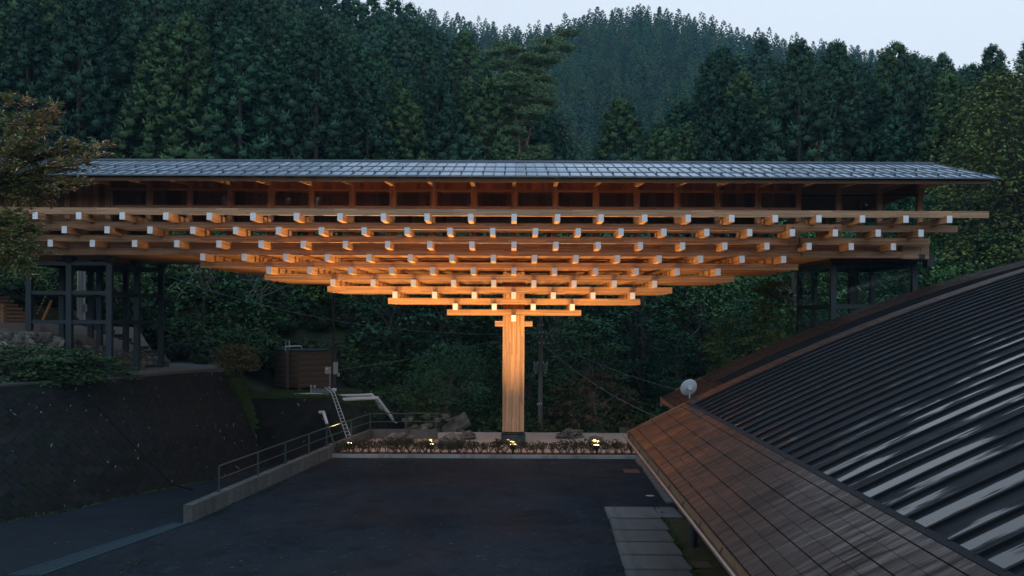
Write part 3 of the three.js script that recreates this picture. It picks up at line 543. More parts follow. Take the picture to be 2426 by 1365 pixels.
// ---------------------------------------------------------------- retaining walls of diagonal concrete blocks
const mossMap = texture(512, 512, 2.6, 2.6, (u, v) => {
  const c = fbm(u, v, 5, 5, 201, 5), f = fbm(u, v, 80, 80, 211, 3), m = fbm(u, v, 9, 9, 221, 4), b = (0.45 + 0.8 * c) * (0.65 + 0.6 * f);
  const g = cl((m - 0.5) * 4); return [0.05 * b * (1 - 0.3 * g), 0.05 * b, 0.045 * b * (1 - 0.35 * g)];
});
const blockMs = [0.36, 0.42, 0.48].map(k => std(rgb(k * 0.95, k, k * 1.08), 0.8, { ...MATT, map: mossMap, bumpMap: gravelBump, bumpScale: 0.006 }));
const jointM = std(rgb(0.33, 0.35, 0.37), 0.9, { ...MATT, map: mossMap });
const limeM = std(rgb(0.42, 0.45, 0.45), 0.8);
function blockWall(name, label, base, crest, quota, o = {}) { // base and crest: matching point lists
  const g = thing(name, label, 'retaining wall');
  const n = base.length - 1, len = [0]; for (let i = 0; i < n; i++) len.push(len[i] + (base[i].distanceTo(base[i + 1]) + crest[i].distanceTo(crest[i + 1])) / 2);
  const Ht = base.map((p, i) => p.distanceTo(crest[i])), Wd = len[n];
  const map = (s, t, off) => { // s metres along, t 0..1 up the face
    let i = 0; while (i < n - 1 && s > len[i + 1]) i++; const f = cl((s - len[i]) / (len[i + 1] - len[i]), -0.2, 1.2);
    const a = base[i].clone().lerp(base[i + 1], f), c = crest[i].clone().lerp(crest[i + 1], f), nrm = base[i + 1].clone().sub(base[i]).cross(crest[i].clone().sub(base[i])).normalize();
    if (nrm.y < 0) nrm.negate(); return a.lerp(c, t).addScaledVector(nrm, off);
  };
  const H0 = Ht.reduce((a, b) => a + b) / Ht.length;
  { const pos = [], uv = [], m = n * 6; const tri = (...P) => P.forEach(([s, t]) => { const p = map(s, t, -0.004); pos.push(p.x, p.y, p.z); uv.push(s, t * H0); });
    for (let i = 0; i < m; i++) for (let j = 0; j < 3; j++) { const a = Wd * i / m, c = Wd * (i + 1) / m, d = j / 3, e = (j + 1) / 3; tri([a, d], [c, d], [c, e]); tri([a, d], [c, e], [a, e]); } part('backing', geoFrom(pos, uv), jointM, g); }
  const clip = (poly, f) => { const r = []; for (let i = 0; i < poly.length; i++) { const a = poly[i], b = poly[(i + 1) % poly.length], fa = f(a), fb = f(b); if (fa >= 0) r.push(a); if ((fa >= 0) !== (fb >= 0)) { const k = fa / (fa - fb); r.push([a[0] + (b[0] - a[0]) * k, a[1] + (b[1] - a[1]) * k]); } } return r; };
  const bw = 0.5, bh = 0.36, jt = 0.008, list = [], lime = [], copeT = o.cope === undefined ? 1 - 0.14 / H0 : o.cope, q = rng(91 + name.length * 7 + Math.round(Wd * 10));
  const Rg = Math.ceil((Wd + H0) / bh) + 2;
  for (let r = -Rg; r < Rg; r++) for (let k = -Rg; k < Rg; k++) {
    const u0 = k * bw + (r & 1) * bw / 2, v0 = r * bh, ca = Math.SQRT1_2;
    let poly = [[u0 + jt, v0 + jt], [u0 + bw - jt, v0 + jt], [u0 + bw - jt, v0 + bh - jt], [u0 + jt, v0 + bh - jt]].map(([a, b]) => [(a - b) * ca + Wd / 2, (a + b) * ca + H0 / 2]);
    for (const f of [p => p[0], p => Wd - p[0], p => p[1], p => H0 * copeT - p[1]]) { poly = clip(poly, f); if (poly.length < 3) break; }
    if (poly.length < 3) continue;
    const off = 0.014 + 0.006 * q(), pos = [], uv = [], T = poly.map(p => map(p[0], p[1] / H0, off)), B = poly.map(p => map(p[0], p[1] / H0, -0.01)), ou = q() * 5;
    const tri = (a, b, c) => { for (const p of [a, b, c]) { pos.push(p.x, p.y, p.z); uv.push(p.x * 0.7 + p.z * 0.7 + ou, p.y); } };
    for (let i = 1; i + 1 < T.length; i++) tri(T[0], T[i], T[i + 1]); for (let i = 0; i < T.length; i++) { const j = (i + 1) % T.length; tri(T[i], B[i], B[j]); tri(T[i], B[j], T[j]); }
    list.push([geoFrom(pos, uv), T[0].distanceTo(camera.position)]);
    if (q() < 0.17) { const c = poly[Math.floor(q() * poly.length)], L = 0.04 + q() * q() * 0.36, w = 0.005 + 0.011 * q(), e = q() < 0.75 ? [0.34, 0.94] : [-0.7, 0.7]; const lp = []; const A = (s, t) => { const p = map(c[0] + s, cl((c[1] + t) / H0, 0, copeT), 0.024); lp.push(p.x, p.y, p.z); };
      const nx = -e[1] * w, ny = e[0] * w; A(0, 0); A(e[0] * L * 0.4 + nx, e[1] * L * 0.4 + ny); A(e[0] * L, e[1] * L); A(0, 0); A(e[0] * L, e[1] * L); A(e[0] * L * 0.5 - nx * 1.4, e[1] * L * 0.5 - ny * 1.4); lime.push(geoFrom(lp)); }
  }
  list.sort((a, b) => a[1] - b[1]);
  list.slice(0, quota).forEach(e => part('block', e[0], blockMs[Math.floor(q() * 3)], g));
  if (list.length > quota) part('far_blocks', merge(list.slice(quota).map(e => e[0])), blockMs[1], g).userData.kind = 'stuff';
  if (lime.length) part('lime_stains', merge(lime), limeM, g).userData.kind = 'stuff';
  if (copeT < 1) for (let i = 0; i < n; i++) { const m = 3; for (let k = 0; k < m; k++) { const a = map(len[i] + (len[i + 1] - len[i]) * k / m, 1, 0.0), c = map(len[i] + (len[i + 1] - len[i]) * (k + 1) / m - 0.01, 1, 0.0); a.y -= 0.07; c.y -= 0.07; a.addScaledVector(V(0.1, 0, 0.05), -1); c.addScaledVector(V(0.1, 0, 0.05), -1); part('coping', bar(a, c, 0.36, 0.17), std(rgb(0.3, 0.3, 0.29), 0.85, { map: concreteMap }), g); } }
  return g;
}
const PLAT = 3.0;
const crest1 = [onLevel(-60, 935, PLAT), onLevel(100, 915, PLAT), onLevel(270, 894, PLAT), onLevel(400, 882, PLAT), onLevel(528, 873, PLAT)];
crest1[0] = V(-17.5, PLAT, -26.5); crest1[1] = V(-15.6, PLAT, -31);
const base1 = [V(-15.6, 0, -20.5), rampBase[1].clone(), rampBase[3].clone(), rampBase[4].clone().lerp(rampBase[5], 0.4), rampBase[6].clone()].map(p => p.setY(p.y - 0.05));
blockWall('block_retaining_wall', 'tall dark sloping retaining wall of diagonal concrete blocks beside the ramp', base1, crest1, 300);
const c2a = onLevel(575, 946, 1.5), c2b = onLevel(790, 942, 1.5), c2c = at(880, 972, 46), c2d = at(965, 1003, 47);
blockWall('block_retaining_wall', 'lower dark block retaining wall below the brown shed', [V(-11.6, -1.5, -43.6), V(-7.6, -1.5, -44), V(-5.6, -1.5, -44.8), V(-4.3, -1.5, -46)], [c2a, c2b, c2c, c2d], 300, { cope: 1 });
struct('upper_terrace', sheet([V(-13.0, PLAT - 0.06, -47), V(-26, PLAT - 0.06, -48), V(-26, PLAT - 0.06, -26.5), ...crest1.map(p => p.clone().setY(PLAT - 0.06))]), greyGravel, 'grey gravel terrace above the tall retaining wall');
struct('terrace_flank', sheet([V(-13.2, PLAT - 0.08, -47.2), crest1[4].clone().setY(PLAT - 0.08), base1[4].clone().add(V(-0.2, 0, -0.2)), c2a.clone().add(V(-0.2, -0.1, -0.1)), V(-12.4, 1.5, -47.4)]), grassSoil, 'steep grassy flank between the two retaining walls');
{ // grass on the shed terrace edge
  const a = sheet([c2a.clone().add(V(-1.0, 0.0, 0.15)), c2b.clone().add(V(0.2, 0.0, 0.1)), c2c.clone().setY(c2c.y + 0.02), c2d.clone(), V(-4, 0.2, -52), V(-12.2, 1.56, -55), V(-13.6, 1.6, -47)]); struct('shed_terrace', a, grassSoil, 'grassy terrace carrying the brown shed');
  solo('drain_hose', pipe([at(178, 925, 33.1), at(250, 1005, 32.3), at(330, 1090, 31.4), at(392, 1150, 30.9), at(440, 1163, 30.9)].map(p => p.add(V(0.35, 0.1, 0.4))), 0.03), std(rgb(0.012, 0.012, 0.013), 0.9, MATT), 'black hose hanging down the tall retaining wall', 'hose');
}
// ---------------------------------------------------------------- shed and services
{
  const s = thing('shed', 'small brown timber-clad shed on the terrace above the wall', 'shed', [at(706, 926, 48).x, at(706, 926, 48).y, -48]);
  const sdM = [0.55, 0.7, 0.45].map(k => std(rgb(k * 0.55, k * 0.62, k * 0.68), 0.8, { map: boardMap })), w = 2.2, dp = 2.0, h = 1.78, q = 0.8; s.rotation.y = q;
  part('core', box(w - 0.05, h - 0.1, dp - 0.05, 0, w / 2, h / 2 + 0.12, -dp / 2), darkBoard, s);
  for (let i = 0; i < 19; i++) { const y = 0.14 + i * 0.09; part('siding_board', box(w, 0.088, 0.022, 0, w / 2, y + 0.045, 0.005 + 0.006 * (i % 2)), sdM[i % 3], s); part('siding_board', box(0.022, 0.088, dp, 2, -0.005 - 0.006 * (i % 2), y + 0.045, -dp / 2), sdM[(i + 1) % 3], s); part('siding_board', box(0.022, 0.088, dp, 2, w + 0.005, y + 0.045, -dp / 2), sdM[(i + 2) % 3], s); }
  part('roof', box(w + 0.12, 0.06, dp + 0.12, 0, w / 2, h + 0.12, -dp / 2), steelDark, s);
  for (const x of [0.15, w - 0.15]) for (const z of [-0.15, -dp + 0.15]) part('foot', box(0.14, 0.4, 0.14, 1, x, 0.0, z), darkBoard, s);
  part('duct', box(0.13, h + 0.05, 0.1, 1, -0.1, h / 2 + 0.1, -0.75), std(rgb(0.14, 0.12, 0.1), 0.7), s);
  part('vent_pipe', pipe([V(-0.1, h + 0.1, -0.95), V(-0.1, h + 0.3, -0.95), V(0.7, h + 0.32, -0.8), V(0.75, h + 0.18, -0.8)], 0.035), galv, s);
  for (const z of [-0.8, -1.1]) part('roof_pipe', cyl(V(0.35, h + 0.1, z - 0.5), V(0.35, h + 0.6, z - 0.5), 0.02), galv, s);
  const P = (x, y) => at(x, y, 46.8);
  const tk = thing('equipment_tank', 'blue-grey metal equipment box in front of the brown shed', 'tank', [P(765, 938).x, P(765, 938).y, -46.8]);
  part('body', box(0.95, 0.32, 0.5, 0, 0, 0.16, 0), std(rgb(0.16, 0.24, 0.28), 0.5), tk); part('lid', box(1.0, 0.03, 0.55, 0, 0, 0.335, 0), std(rgb(0.1, 0.09, 0.08), 0.7), tk); part('plate', box(0.12, 0.06, 0.01, 0, 0.32, 0.2, 0.256), std(rgb(0.4, 0.16, 0.05), 0.6), tk); part('rusty_drum', cyl(V(0.05, 0.35, 0), V(0.05, 0.48, 0), 0.12, 0.12, 14), std(rgb(0.12, 0.05, 0.03), 0.8), tk);
  ['left of the pair', 'right of the pair'].forEach((l, i) => { const p = P(736 + i * 8, 934), v = thing('vent_post', 'short capped steel vent post, ' + l + ' beside the shed', 'vent', [p.x, p.y - 0.08, -46.9]); part('tube', cyl(V(0, 0, 0), V(0, 0.42, 0), 0.045, 0.045, 12), galv, v); part('cap', new THREE.SphereGeometry(0.06, 12, 8).translate(0, 0.43, 0), galv, v); });
  { const p = P(793, 938), v = thing('wrapped_valve', 'white wrapped valve post beside the ladder top', 'valve', [p.x, p.y - 0.05, -46.6]); part('tube', cyl(V(0, 0, 0), V(0, 0.36, 0), 0.06, 0.05, 10), galv, v); part('wrap', cyl(V(-0.1, 0.36, 0), V(0.1, 0.34, 0), 0.06, 0.07, 10), whitePaint, v); }
  // dark pole with meter boxes
  const pb = at(788, 922, 47), pole = thing('service_pole', 'thin dark pole with two grey meter boxes beside the shed', 'pole', [pb.x, pb.y - 0.1, pb.z]);
  part('shaft', cyl(V(0, 0, 0), V(0.03, 5.2, 0), 0.07, 0.05, 10), blackIron, pole);
  for (const [x, y, w2, h2, n] of [[-0.19, 0.98, 0.28, 0.32, 'meter_box'], [0.15, 1.08, 0.2, 0.56, 'meter_box'], [0.29, 0.78, 0.08, 0.16, 'switch_box']]) { const m = part(n, box(w2, h2, 0.18, 0, x, y, 0.1), std(rgb(0.34, 0.37, 0.38), 0.5), pole); part('door', box(w2 - 0.04, h2 - 0.04, 0.01, 0, x, y, 0.196), std(rgb(0.4, 0.43, 0.44), 0.5), m); }
  part('meter_dial', cyl(V(-0.24, 1.06, 0.2), V(-0.24, 1.06, 0.215), 0.04, 0.04, 12), whitePaint, pole);
  part('conduit', cyl(V(-0.12, 0.1, 0.06), V(-0.12, 0.82, 0.06), 0.02), galv, pole);
  // insulated pipes over the wall
  const lag = std(rgb(0.6, 0.64, 0.66), 0.55);
  solo('insulated_pipe', pipe([at(695, 936, 46.2), at(735, 934, 46.2), at(800, 938, 46.2), at(850, 937, 46.2), at(880, 935, 46.2), at(890, 945, 46.2), at(905, 975, 46.6)], 0.065, 10), lag, 'upper pale insulated pipe lying on the grass in front of the shed', 'pipe');
  solo('insulated_pipe', pipe([at(812, 947, 45.6), at(850, 945, 45.6), at(893, 943, 45.6), at(938, 1003, 46.6)], 0.08, 10), lag, 'lower thick pale pipe bending down behind the low wall', 'pipe');
  solo('drain_pipe', pipe([at(757, 977, 44.6), at(766, 977, 44.5), at(775, 1005, 44.2)], 0.07, 10), lag, 'short bent pale pipe end on the lower retaining wall', 'pipe');
  solo('drain_hose', pipe([at(775, 1005, 44.2), at(793, 1056, 43.6)], 0.03, 8), std(rgb(0.06, 0.1, 0.1), 0.5), 'thin dark hose below the bent pale pipe', 'hose');
  const lad = thing('ladder', 'slim aluminium ladder leaning on the lower retaining wall', 'ladder'), lm = std(rgb(0.55, 0.58, 0.6), 0.35, { metalness: 0.6 });
  const la = [at(770, 918, 46), at(785, 931, 45.4), at(822, 1040, 43.4)], lb = [at(777, 917, 46), at(792, 929, 45.4), at(832, 1038, 43.4)];
  part('stile', pipe(la, 0.018), lm, lad); part('stile', pipe(lb, 0.018), lm, lad); for (let i = 1; i < 14; i++) part('rung', cyl(la[1].clone().lerp(la[2], i / 14), lb[1].clone().lerp(lb[2], i / 14), 0.012), lm, lad);
}
// ---------------------------------------------------------------- utility poles and wires
{
  const b = at(1280, 1024, 47.5), p = thing('utility_pole', 'tall dark utility pole with transformers behind the bridge column', 'utility pole', [b.x, -1.0, b.z]);
  part('shaft', cyl(V(0, 0, 0), V(0, 6.4, 0), 0.125, 0.085, 14), std(rgb(0.13, 0.14, 0.14), 0.8), p);
  const Y = py => EYE - (py - 755) * 47.5 / F + 1.0, dk = std(rgb(0.1, 0.13, 0.14), 0.6), cer = std(rgb(0.65, 0.68, 0.7), 0.3);
  part('bracket', box(0.75, 0.06, 0.06, 0, 0, Y(880), 0.12), dk, p);
  for (const s of [-1, 1]) { const t = part('transformer', cyl(V(s * 0.22, Y(879), 0.1), V(s * 0.22, Y(864), 0.1), 0.13, 0.13, 16), dk, p); part('lid', cyl(V(s * 0.22, Y(864), 0.1), V(s * 0.22, Y(861), 0.1), 0.14, 0.08, 16), dk, t); for (const q of [-0.07, 0.07]) part('bushing', cyl(V(s * 0.22 + q, Y(861), 0.1), V(s * 0.22 + q * 1.3, Y(856), 0.1), 0.02, 0.015), cer, t); part('bushing', cyl(V(s * 0.22, Y(881), 0.15), V(s * 0.22, Y(885), 0.15), 0.03, 0.02), cer, t); }
  [[790, 0.35, 0.3], [800, 0.55, 0.1], [815, 0.5, 0.3], [773, 0.3, -0.1], [959, 0.2, -0.2]].forEach(([y, l, o]) => { const a = part('cross_arm', box(l, 0.045, 0.05, 0, o * l, Y(y), 0.13), dk, p); for (let k = -1; k <= 1; k++) part('insulator', cyl(V(o * l + k * l * 0.4, Y(y) + 0.02, 0.13), V(o * l + k * l * 0.4, Y(y) + 0.11, 0.13), 0.022, 0.016), cer, a); });
  const pb = onLevel(191, 772, 4.7), q = thing('utility_pole', 'pale concrete utility pole seen through the steel pier', 'utility pole', [at(191, 770, 47).x, 4.2, -47]);
  part('shaft', cyl(V(0, 0, 0), V(0.05, 8, 0), 0.19, 0.15, 16), std(rgb(0.42, 0.42, 0.38), 0.8), q); part('conduit', cyl(V(0.05, 0, 0.17), V(0.08, 6, 0.16), 0.025), galv, q);
  part('cable_box', box(0.1, 0.34, 0.1, 1, 0.24, 1.3, 0.05), std(rgb(0.3, 0.36, 0.4), 0.5), q); part('cable_box', box(0.08, 0.2, 0.1, 1, 0.24, 2.05, 0.05), std(rgb(0.3, 0.36, 0.4), 0.5), q);
  for (const y of [0.6, 1.8, 3.1]) part('band', new THREE.TorusGeometry(0.185, 0.012, 6, 20).rotateX(Math.PI / 2).translate(0.01, y, 0), blackIron, q);
  const wireM = std(rgb(0.16, 0.2, 0.22), 0.5);
  const wire = (a, c, sag, label) => { const pts = []; for (let i = 0; i <= 12; i++) { const t = i / 12, v = a.clone().lerp(c, t); v.y -= sag * 4 * t * (1 - t); pts.push(v); } solo('overhead_wire', new THREE.TubeGeometry(new THREE.CatmullRomCurve3(pts), 24, 0.009, 5).toNonIndexed(), wireM, label, 'wire'); };
  wire(at(1277, 782, 47.5), at(790, 878, 47), 0.15, 'overhead wire from the pole behind the column down to the meter boxes');
  wire(at(1278, 790, 47.5), at(398, 655, 50), 0.9, 'overhead wire sagging from the dark pole up to the left under the bridge');
  wire(at(1285, 800, 47.5), at(1660, 935, 44), 0.3, 'overhead wire from the dark pole down to the curved roof building');
  wire(at(1285, 815, 47.5), at(1560, 990, 40), 0.3, 'lower overhead wire from the dark pole toward the roof corner');
  wire(at(0, 655, 42), at(120, 750, 45), 0.0, 'topmost guy cable crossing the timber stairs'); wire(at(0, 672, 42), at(110, 745, 45), 0.0, 'middle guy cable crossing the timber stairs'); wire(at(0, 685, 42), at(60, 715, 44), 0.0, 'lowest guy cable crossing the timber stairs');
  // striped guard and orange stake
  const a0 = at(108, 702, 44.5), a1 = at(86, 748, 44.5), gr = thing('guy_guard', 'orange and black striped guard on the guy cable', 'guy guard'); const or = std(rgb(0.55, 0.2, 0.05), 0.6);
  for (let i = 0; i < 12; i++) part('stripe', cyl(a0.clone().lerp(a1, i / 12), a0.clone().lerp(a1, (i + 1) / 12), 0.035, 0.035, 8), i % 2 ? blackIron : or, gr);
  solo('orange_stake', bar(at(122, 712, 44), at(101, 758, 44), 0.09, 0.09), or, 'leaning orange timber stake beside the striped guard', 'stake');
}
// ---------------------------------------------------------------- rocks, stairs and bank on the left
const rockMap = texture(512, 512, 1.6, 1.6, (u, v) => { const a = fbm(u, v, 5, 5, 301, 5), f = fbm(u, v, 40, 40, 311, 4), l = cl((fbm(u, v, 12, 12, 321, 4) - 0.55) * 6), b = (0.35 + 0.8 * a) * (0.5 + 0.9 * f); return [0.14 * b + 0.08 * l, 0.135 * b + 0.08 * l, 0.115 * b + 0.075 * l]; });
const rockMs = [0.7, 1.0, 1.5].map(k => std(rgb(k, k, k), 0.9, { map: rockMap, bumpMap: gravelBump, bumpScale: 0.03 }));
function rockGeo(seed, sx, sy, sz, detail = 3, rough = 0.3) {
  let g = mergeVertices(new THREE.IcosahedronGeometry(1, detail).deleteAttribute('uv').deleteAttribute('normal')); const p = g.attributes.position, uv = [];
  for (let i = 0; i < p.count; i++) {
    const v = V(p.getX(i), p.getY(i), p.getZ(i)), s = seed * 3.7;
    let k = 1 + rough * (fbm(v.x * 0.11 + 0.5 + s * 0.01, v.y * 0.11 + v.z * 0.07 + 0.5, 16, 16, seed, 3) - 0.5) * 2 + rough * 0.9 * (fbm(v.z * 0.12 + 0.5, v.x * 0.1 - v.y * 0.09 + 0.5, 38, 38, seed + 5, 3) - 0.5) + rough * 0.5 * (fbm(v.y * 0.12 + 0.5, v.x * 0.1 + v.z * 0.09 + 0.5, 90, 90, seed + 9, 2) - 0.5);
    v.multiplyScalar(k); p.setXYZ(i, v.x * sx, v.y * sy, v.z * sz); uv.push(v.x * sx + v.z * sz * 0.6, v.y * sy + v.z * sz * 0.4);
  }
  g.setAttribute('uv', new THREE.Float32BufferAttribute(uv, 2)); g = g.toNonIndexed(); g.computeVertexNormals(); return g;
}
[[945, 1032, 40.2, 0.56, 0.26, 0.4, 'flat grey boulder in front of the rear bed wall'], [1068, 1042, 39.0, 0.54, 0.32, 0.4, 'large rounded grey boulder behind the second floodlight'], [1107, 1028, 41.6, 0.38, 0.22, 0.3, 'dark boulder behind the large rounded boulder'], [1352, 1022, 42.2, 0.68, 0.22, 0.36, 'long pale boulder right of the bridge column'], [1413, 1036, 40.2, 0.32, 0.2, 0.28, 'small boulder behind the rightmost floodlight']].forEach(([x, y, D, sx, sy, sz, lab], i) => {
  const p = at(x, y, D); const m = solo('boulder', rockGeo(11 + i, sx, sy, sz, 12, 0.5), rockMs[1], lab, 'boulder'); m.position.set(p.x, 0.08 + sy * 0.6, -D); m.rotation.y = i * 1.3;
});
{
  // angular concrete-faced rock by the stream
  const s = thing('stream_rocks', 'heap of broken rocks on the stream bank behind the bed wall', 'rocks');
  for (let i = 0; i < 34; i++) { const x = rr(955, 1090), y = rr(985, 1024), D = rr(44.5, 48), p = at(x, y, D); const m = part('rock', rockGeo(60 + i % 7, rr(0.1, 0.24), rr(0.08, 0.15), rr(0.1, 0.2), 2, 0.6), rockMs[i % 3], s); m.position.copy(p); m.rotation.y = rr(0, 6); }
  const p = at(1080, 1010, 45.5), sl = solo('leaning_slab', box(1.3, 0.2, 0.8, 0), rockMs[1], 'tilted grey stone slab on the stream bank', 'stone slab'); sl.position.copy(p); sl.rotation.set(0.6, 0.3, 0.55);
  const q = at(1050, 978, 47), sh = thing('stone_lantern', 'small mossy stone shrine on the stream bank', 'stone shrine', [q.x, q.y - 0.1, -47]);
  part('plinth', box(0.5, 0.1, 0.4, 0, 0, 0.05, 0), rockMs[1], sh); for (const x of [-0.17, 0.17]) part('side_stone', box(0.1, 0.4, 0.3, 1, x, 0.3, 0), rockMs[1], sh); part('back_stone', box(0.24, 0.4, 0.06, 1, 0, 0.3, -0.12), rockMs[0], sh);
  const rg = new THREE.CylinderGeometry(0.1, 0.44, 0.2, 4, 1); rg.rotateY(Math.PI / 4); part('roof_stone', rg.translate(0, 0.6, 0), grassSoil, sh);
}
{
  const w = thing('boulder_wall', 'rough dry stone wall of mossy boulders at the left above the shrub', 'stone wall');
  const line = [at(-30, 812, 35.5), at(110, 815, 37.2), at(210, 838, 39.8), at(300, 858, 42), at(385, 864, 44.3)];
  const top = [1.5, 1.35, 0.85, 0.5, 0.3]; let k = 0;
  for (let i = 0; i + 1 < line.length; i++) for (let f = 0; f < 1; f += 0.11) {
    const p = line[i].clone().lerp(line[i + 1], f), h = top[i] + (top[i + 1] - top[i]) * f;
    for (let y = 0.1; y < h; y += 0.3) { const sz = rr(0.2, 0.34), m = part('stone', rockGeo(80 + (k++ % 9), sz, sz * rr(0.7, 0.95), sz * 0.8, 3, 0.5), rockMs[k % 7 === 0 ? 2 : k % 3 === 0 ? 1 : 0], w); m.position.set(p.x + rr(-0.1, 0.1) - y * 0.08, PLAT + y, p.z + rr(-0.1, 0.1) - y * 0.15); m.rotation.set(rr(0, 6), rr(0, 6), rr(0, 6)); }
  }
  const bankTop = line.map((p, i) => V(p.x - 0.4, PLAT + top[i] - 0.05, p.z - 0.4)), back = line.map((p, i) => V(p.x - 5 + i * 0.6, PLAT + 2.0 - i * 0.1, p.z - 4));
  const pos = [], uv = []; for (let i = 0; i + 1 < line.length; i++) for (const p of [bankTop[i], bankTop[i + 1], back[i + 1], bankTop[i], back[i + 1], back[i]]) { pos.push(p.x, p.y, p.z); uv.push(p.x, p.z); }
  struct('gravel_bank', geoFrom(pos, uv), std(rgb(0.42, 0.38, 0.34), 0.95, { map: gravelMap, bumpMap: gravelBump, bumpScale: 0.05 }), 'brown gravel bank with timber steps behind the pier');
  const st = thing('timber_steps', 'row of weathered timber step edges in the gravel bank', 'steps'); const sM = std(rgb(0.3, 0.32, 0.33), 0.85, { map: concreteMap });
  for (let i = 0; i < 9; i++) { const a = at(180 + i * 20, 768 + i * 9.5, 45.6 - i * 0.12); part('step_timber', bar(a, a.clone().add(V(0.95, 0.02, -0.1)), 0.16, 0.14), sM, st); }
  const sg = thing('timber_stairs', 'dark timber staircase at the left edge behind the pier', 'stairs');
  for (let i = 0; i < 8; i++) { const a = at(-40, 704 + i * 9, 43.5), c = at(20 + i * 11, 704 + i * 9.2, 44.2); part('tread', bar(a, c, 0.3, 0.07), boards[i % 2 ? 0 : 3], sg); part('riser', bar(a.clone().setY(a.y - 0.1), c.clone().setY(c.y - 0.1), 0.04, 0.1), darkBoard, sg); }
  const ps = at(8, 745, 42), pp = thing('log_bollard', 'short round log post at the left frame edge', 'post', [ps.x, ps.y - 0.5, -42]); part('log', cyl(V(0, 0, 0), V(0, 0.95, 0), 0.11, 0.1, 14), boards[3], pp); part('band', new THREE.TorusGeometry(0.108, 0.012, 6, 18).rotateX(Math.PI / 2).translate(0, 0.75, 0), blackIron, pp);
}
// ---------------------------------------------------------------- vegetation
const leafM = (r, g, b) => new THREE.MeshPhysicalMaterial({ specularIntensity: 0.35, vertexColors: true, color: rgb(r, g, b), roughness: 0.85, side: THREE.DoubleSide });
const barkM = std(rgb(0.045, 0.034, 0.027), 0.95), barkPale = std(rgb(0.16, 0.14, 0.12), 0.95), barkRed = std(rgb(0.22, 0.13, 0.09), 0.95);
class Foliage { // gathers small leaf faces with their own colours
  constructor(seed) { this.q = rng(seed); this.p = []; this.c = []; this.n = []; }
  tri(a, b, c, col, o) { // o: centre of the tuft, whose roundness the face follows
    this.p.push(a.x, a.y, a.z, b.x, b.y, b.z, c.x, c.y, c.z); const f = b.clone().sub(a).cross(c.clone().sub(a)).normalize();
    for (const v of [a, b, c]) { this.c.push(...col); if (o) { const r = v.clone().sub(o).normalize(), g = f.dot(r) < 0 ? f.clone().negate() : f; r.multiplyScalar(0.75).addScaledVector(g, 0.35).normalize(); this.n.push(r.x, r.y, r.z); } else this.n.push(f.x, f.y, f.z); } }
  leaf(o, dir, up, L, w, col) { // diamond leaf from o along dir
    const s = dir.clone().cross(up).normalize().multiplyScalar(w), m = o.clone().addScaledVector(dir, L * 0.45), e = o.clone().addScaledVector(dir, L);
    m.addScaledVector(up, 0.12 * L); this.tri(o, m.clone().add(s), e, col); this.tri(o, e, m.clone().sub(s), col);
  }
  core(o, r, col) { if (!Foliage.ico) Foliage.ico = new THREE.IcosahedronGeometry(1, 0); const p = Foliage.ico.attributes.position, q = this.q, j = new Map(); const get = i => { const k = [p.getX(i), p.getY(i), p.getZ(i)].map(v => v.toFixed(2)).join(); if (!j.has(k)) j.set(k, V(p.getX(i), p.getY(i) * 0.8, p.getZ(i)).multiplyScalar(r * (0.75 + 0.5 * q())).add(o)); return j.get(k); };
    for (let i = 0; i < p.count; i += 3) this.tri(get(i), get(i + 1), get(i + 2), col, o); }
  rnd() { const q = this.q; let v; do { v = V(q() * 2 - 1, q() * 2 - 1, q() * 2 - 1); } while (v.lengthSq() > 1 || v.lengthSq() < 0.05); return v.normalize(); }
  geo() { const g = geoFrom(this.p, null, this.c); g.setAttribute('normal', new THREE.Float32BufferAttribute(this.n, 3)); return g; }
  needle(o, dir, up, L, w, col, c) { const s = dir.clone().cross(up).normalize().multiplyScalar(w); this.tri(o.clone().sub(s), o.clone().add(s), o.clone().addScaledVector(dir, L), col, c); }
}
// cedar: conical crown of many rounded tufts
function cedar(seed, Ht, Rr, n, leaves, size, cones = 0.03) {
  const f = new Foliage(seed), q = f.q, base = 0.08 + 0.08 * q();
  for (let i = 0; i < n; i++) {
    const t = Math.pow((i + q()) / n, 0.85), prof = Math.pow(1 - t, 0.55) * (0.55 + 0.45 * Math.min(1, t * 5 + 0.3)), a = i * 2.39996 + q() * 0.9, rad = Rr * prof * (0.62 + 0.45 * q());
    const y = Ht * (base + (1 - base) * t) - rad * 0.22, o = V(Math.cos(a) * rad, y, Math.sin(a) * rad), s = size * (0.75 + 0.5 * q()) * (1.05 - 0.45 * t);
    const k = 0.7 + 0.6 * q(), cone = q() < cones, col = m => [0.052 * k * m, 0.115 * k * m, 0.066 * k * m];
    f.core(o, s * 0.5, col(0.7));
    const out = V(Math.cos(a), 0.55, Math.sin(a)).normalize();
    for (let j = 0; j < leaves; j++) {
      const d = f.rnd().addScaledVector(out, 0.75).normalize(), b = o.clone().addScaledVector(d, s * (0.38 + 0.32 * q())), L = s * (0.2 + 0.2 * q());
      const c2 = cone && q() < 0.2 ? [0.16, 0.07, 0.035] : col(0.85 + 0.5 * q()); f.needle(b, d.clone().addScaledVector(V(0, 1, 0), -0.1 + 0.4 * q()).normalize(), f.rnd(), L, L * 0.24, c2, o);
    }
  }
  return f.geo();
}
function trunkGeo(Ht, r) { return merge([cyl(V(0, -1.5, 0), V(0.05, Ht * 0.5, 0.03), r, r * 0.65, 7), cyl(V(0.05, Ht * 0.5, 0.03), V(0, Ht * 0.97, 0), r * 0.65, r * 0.1, 6)]); }
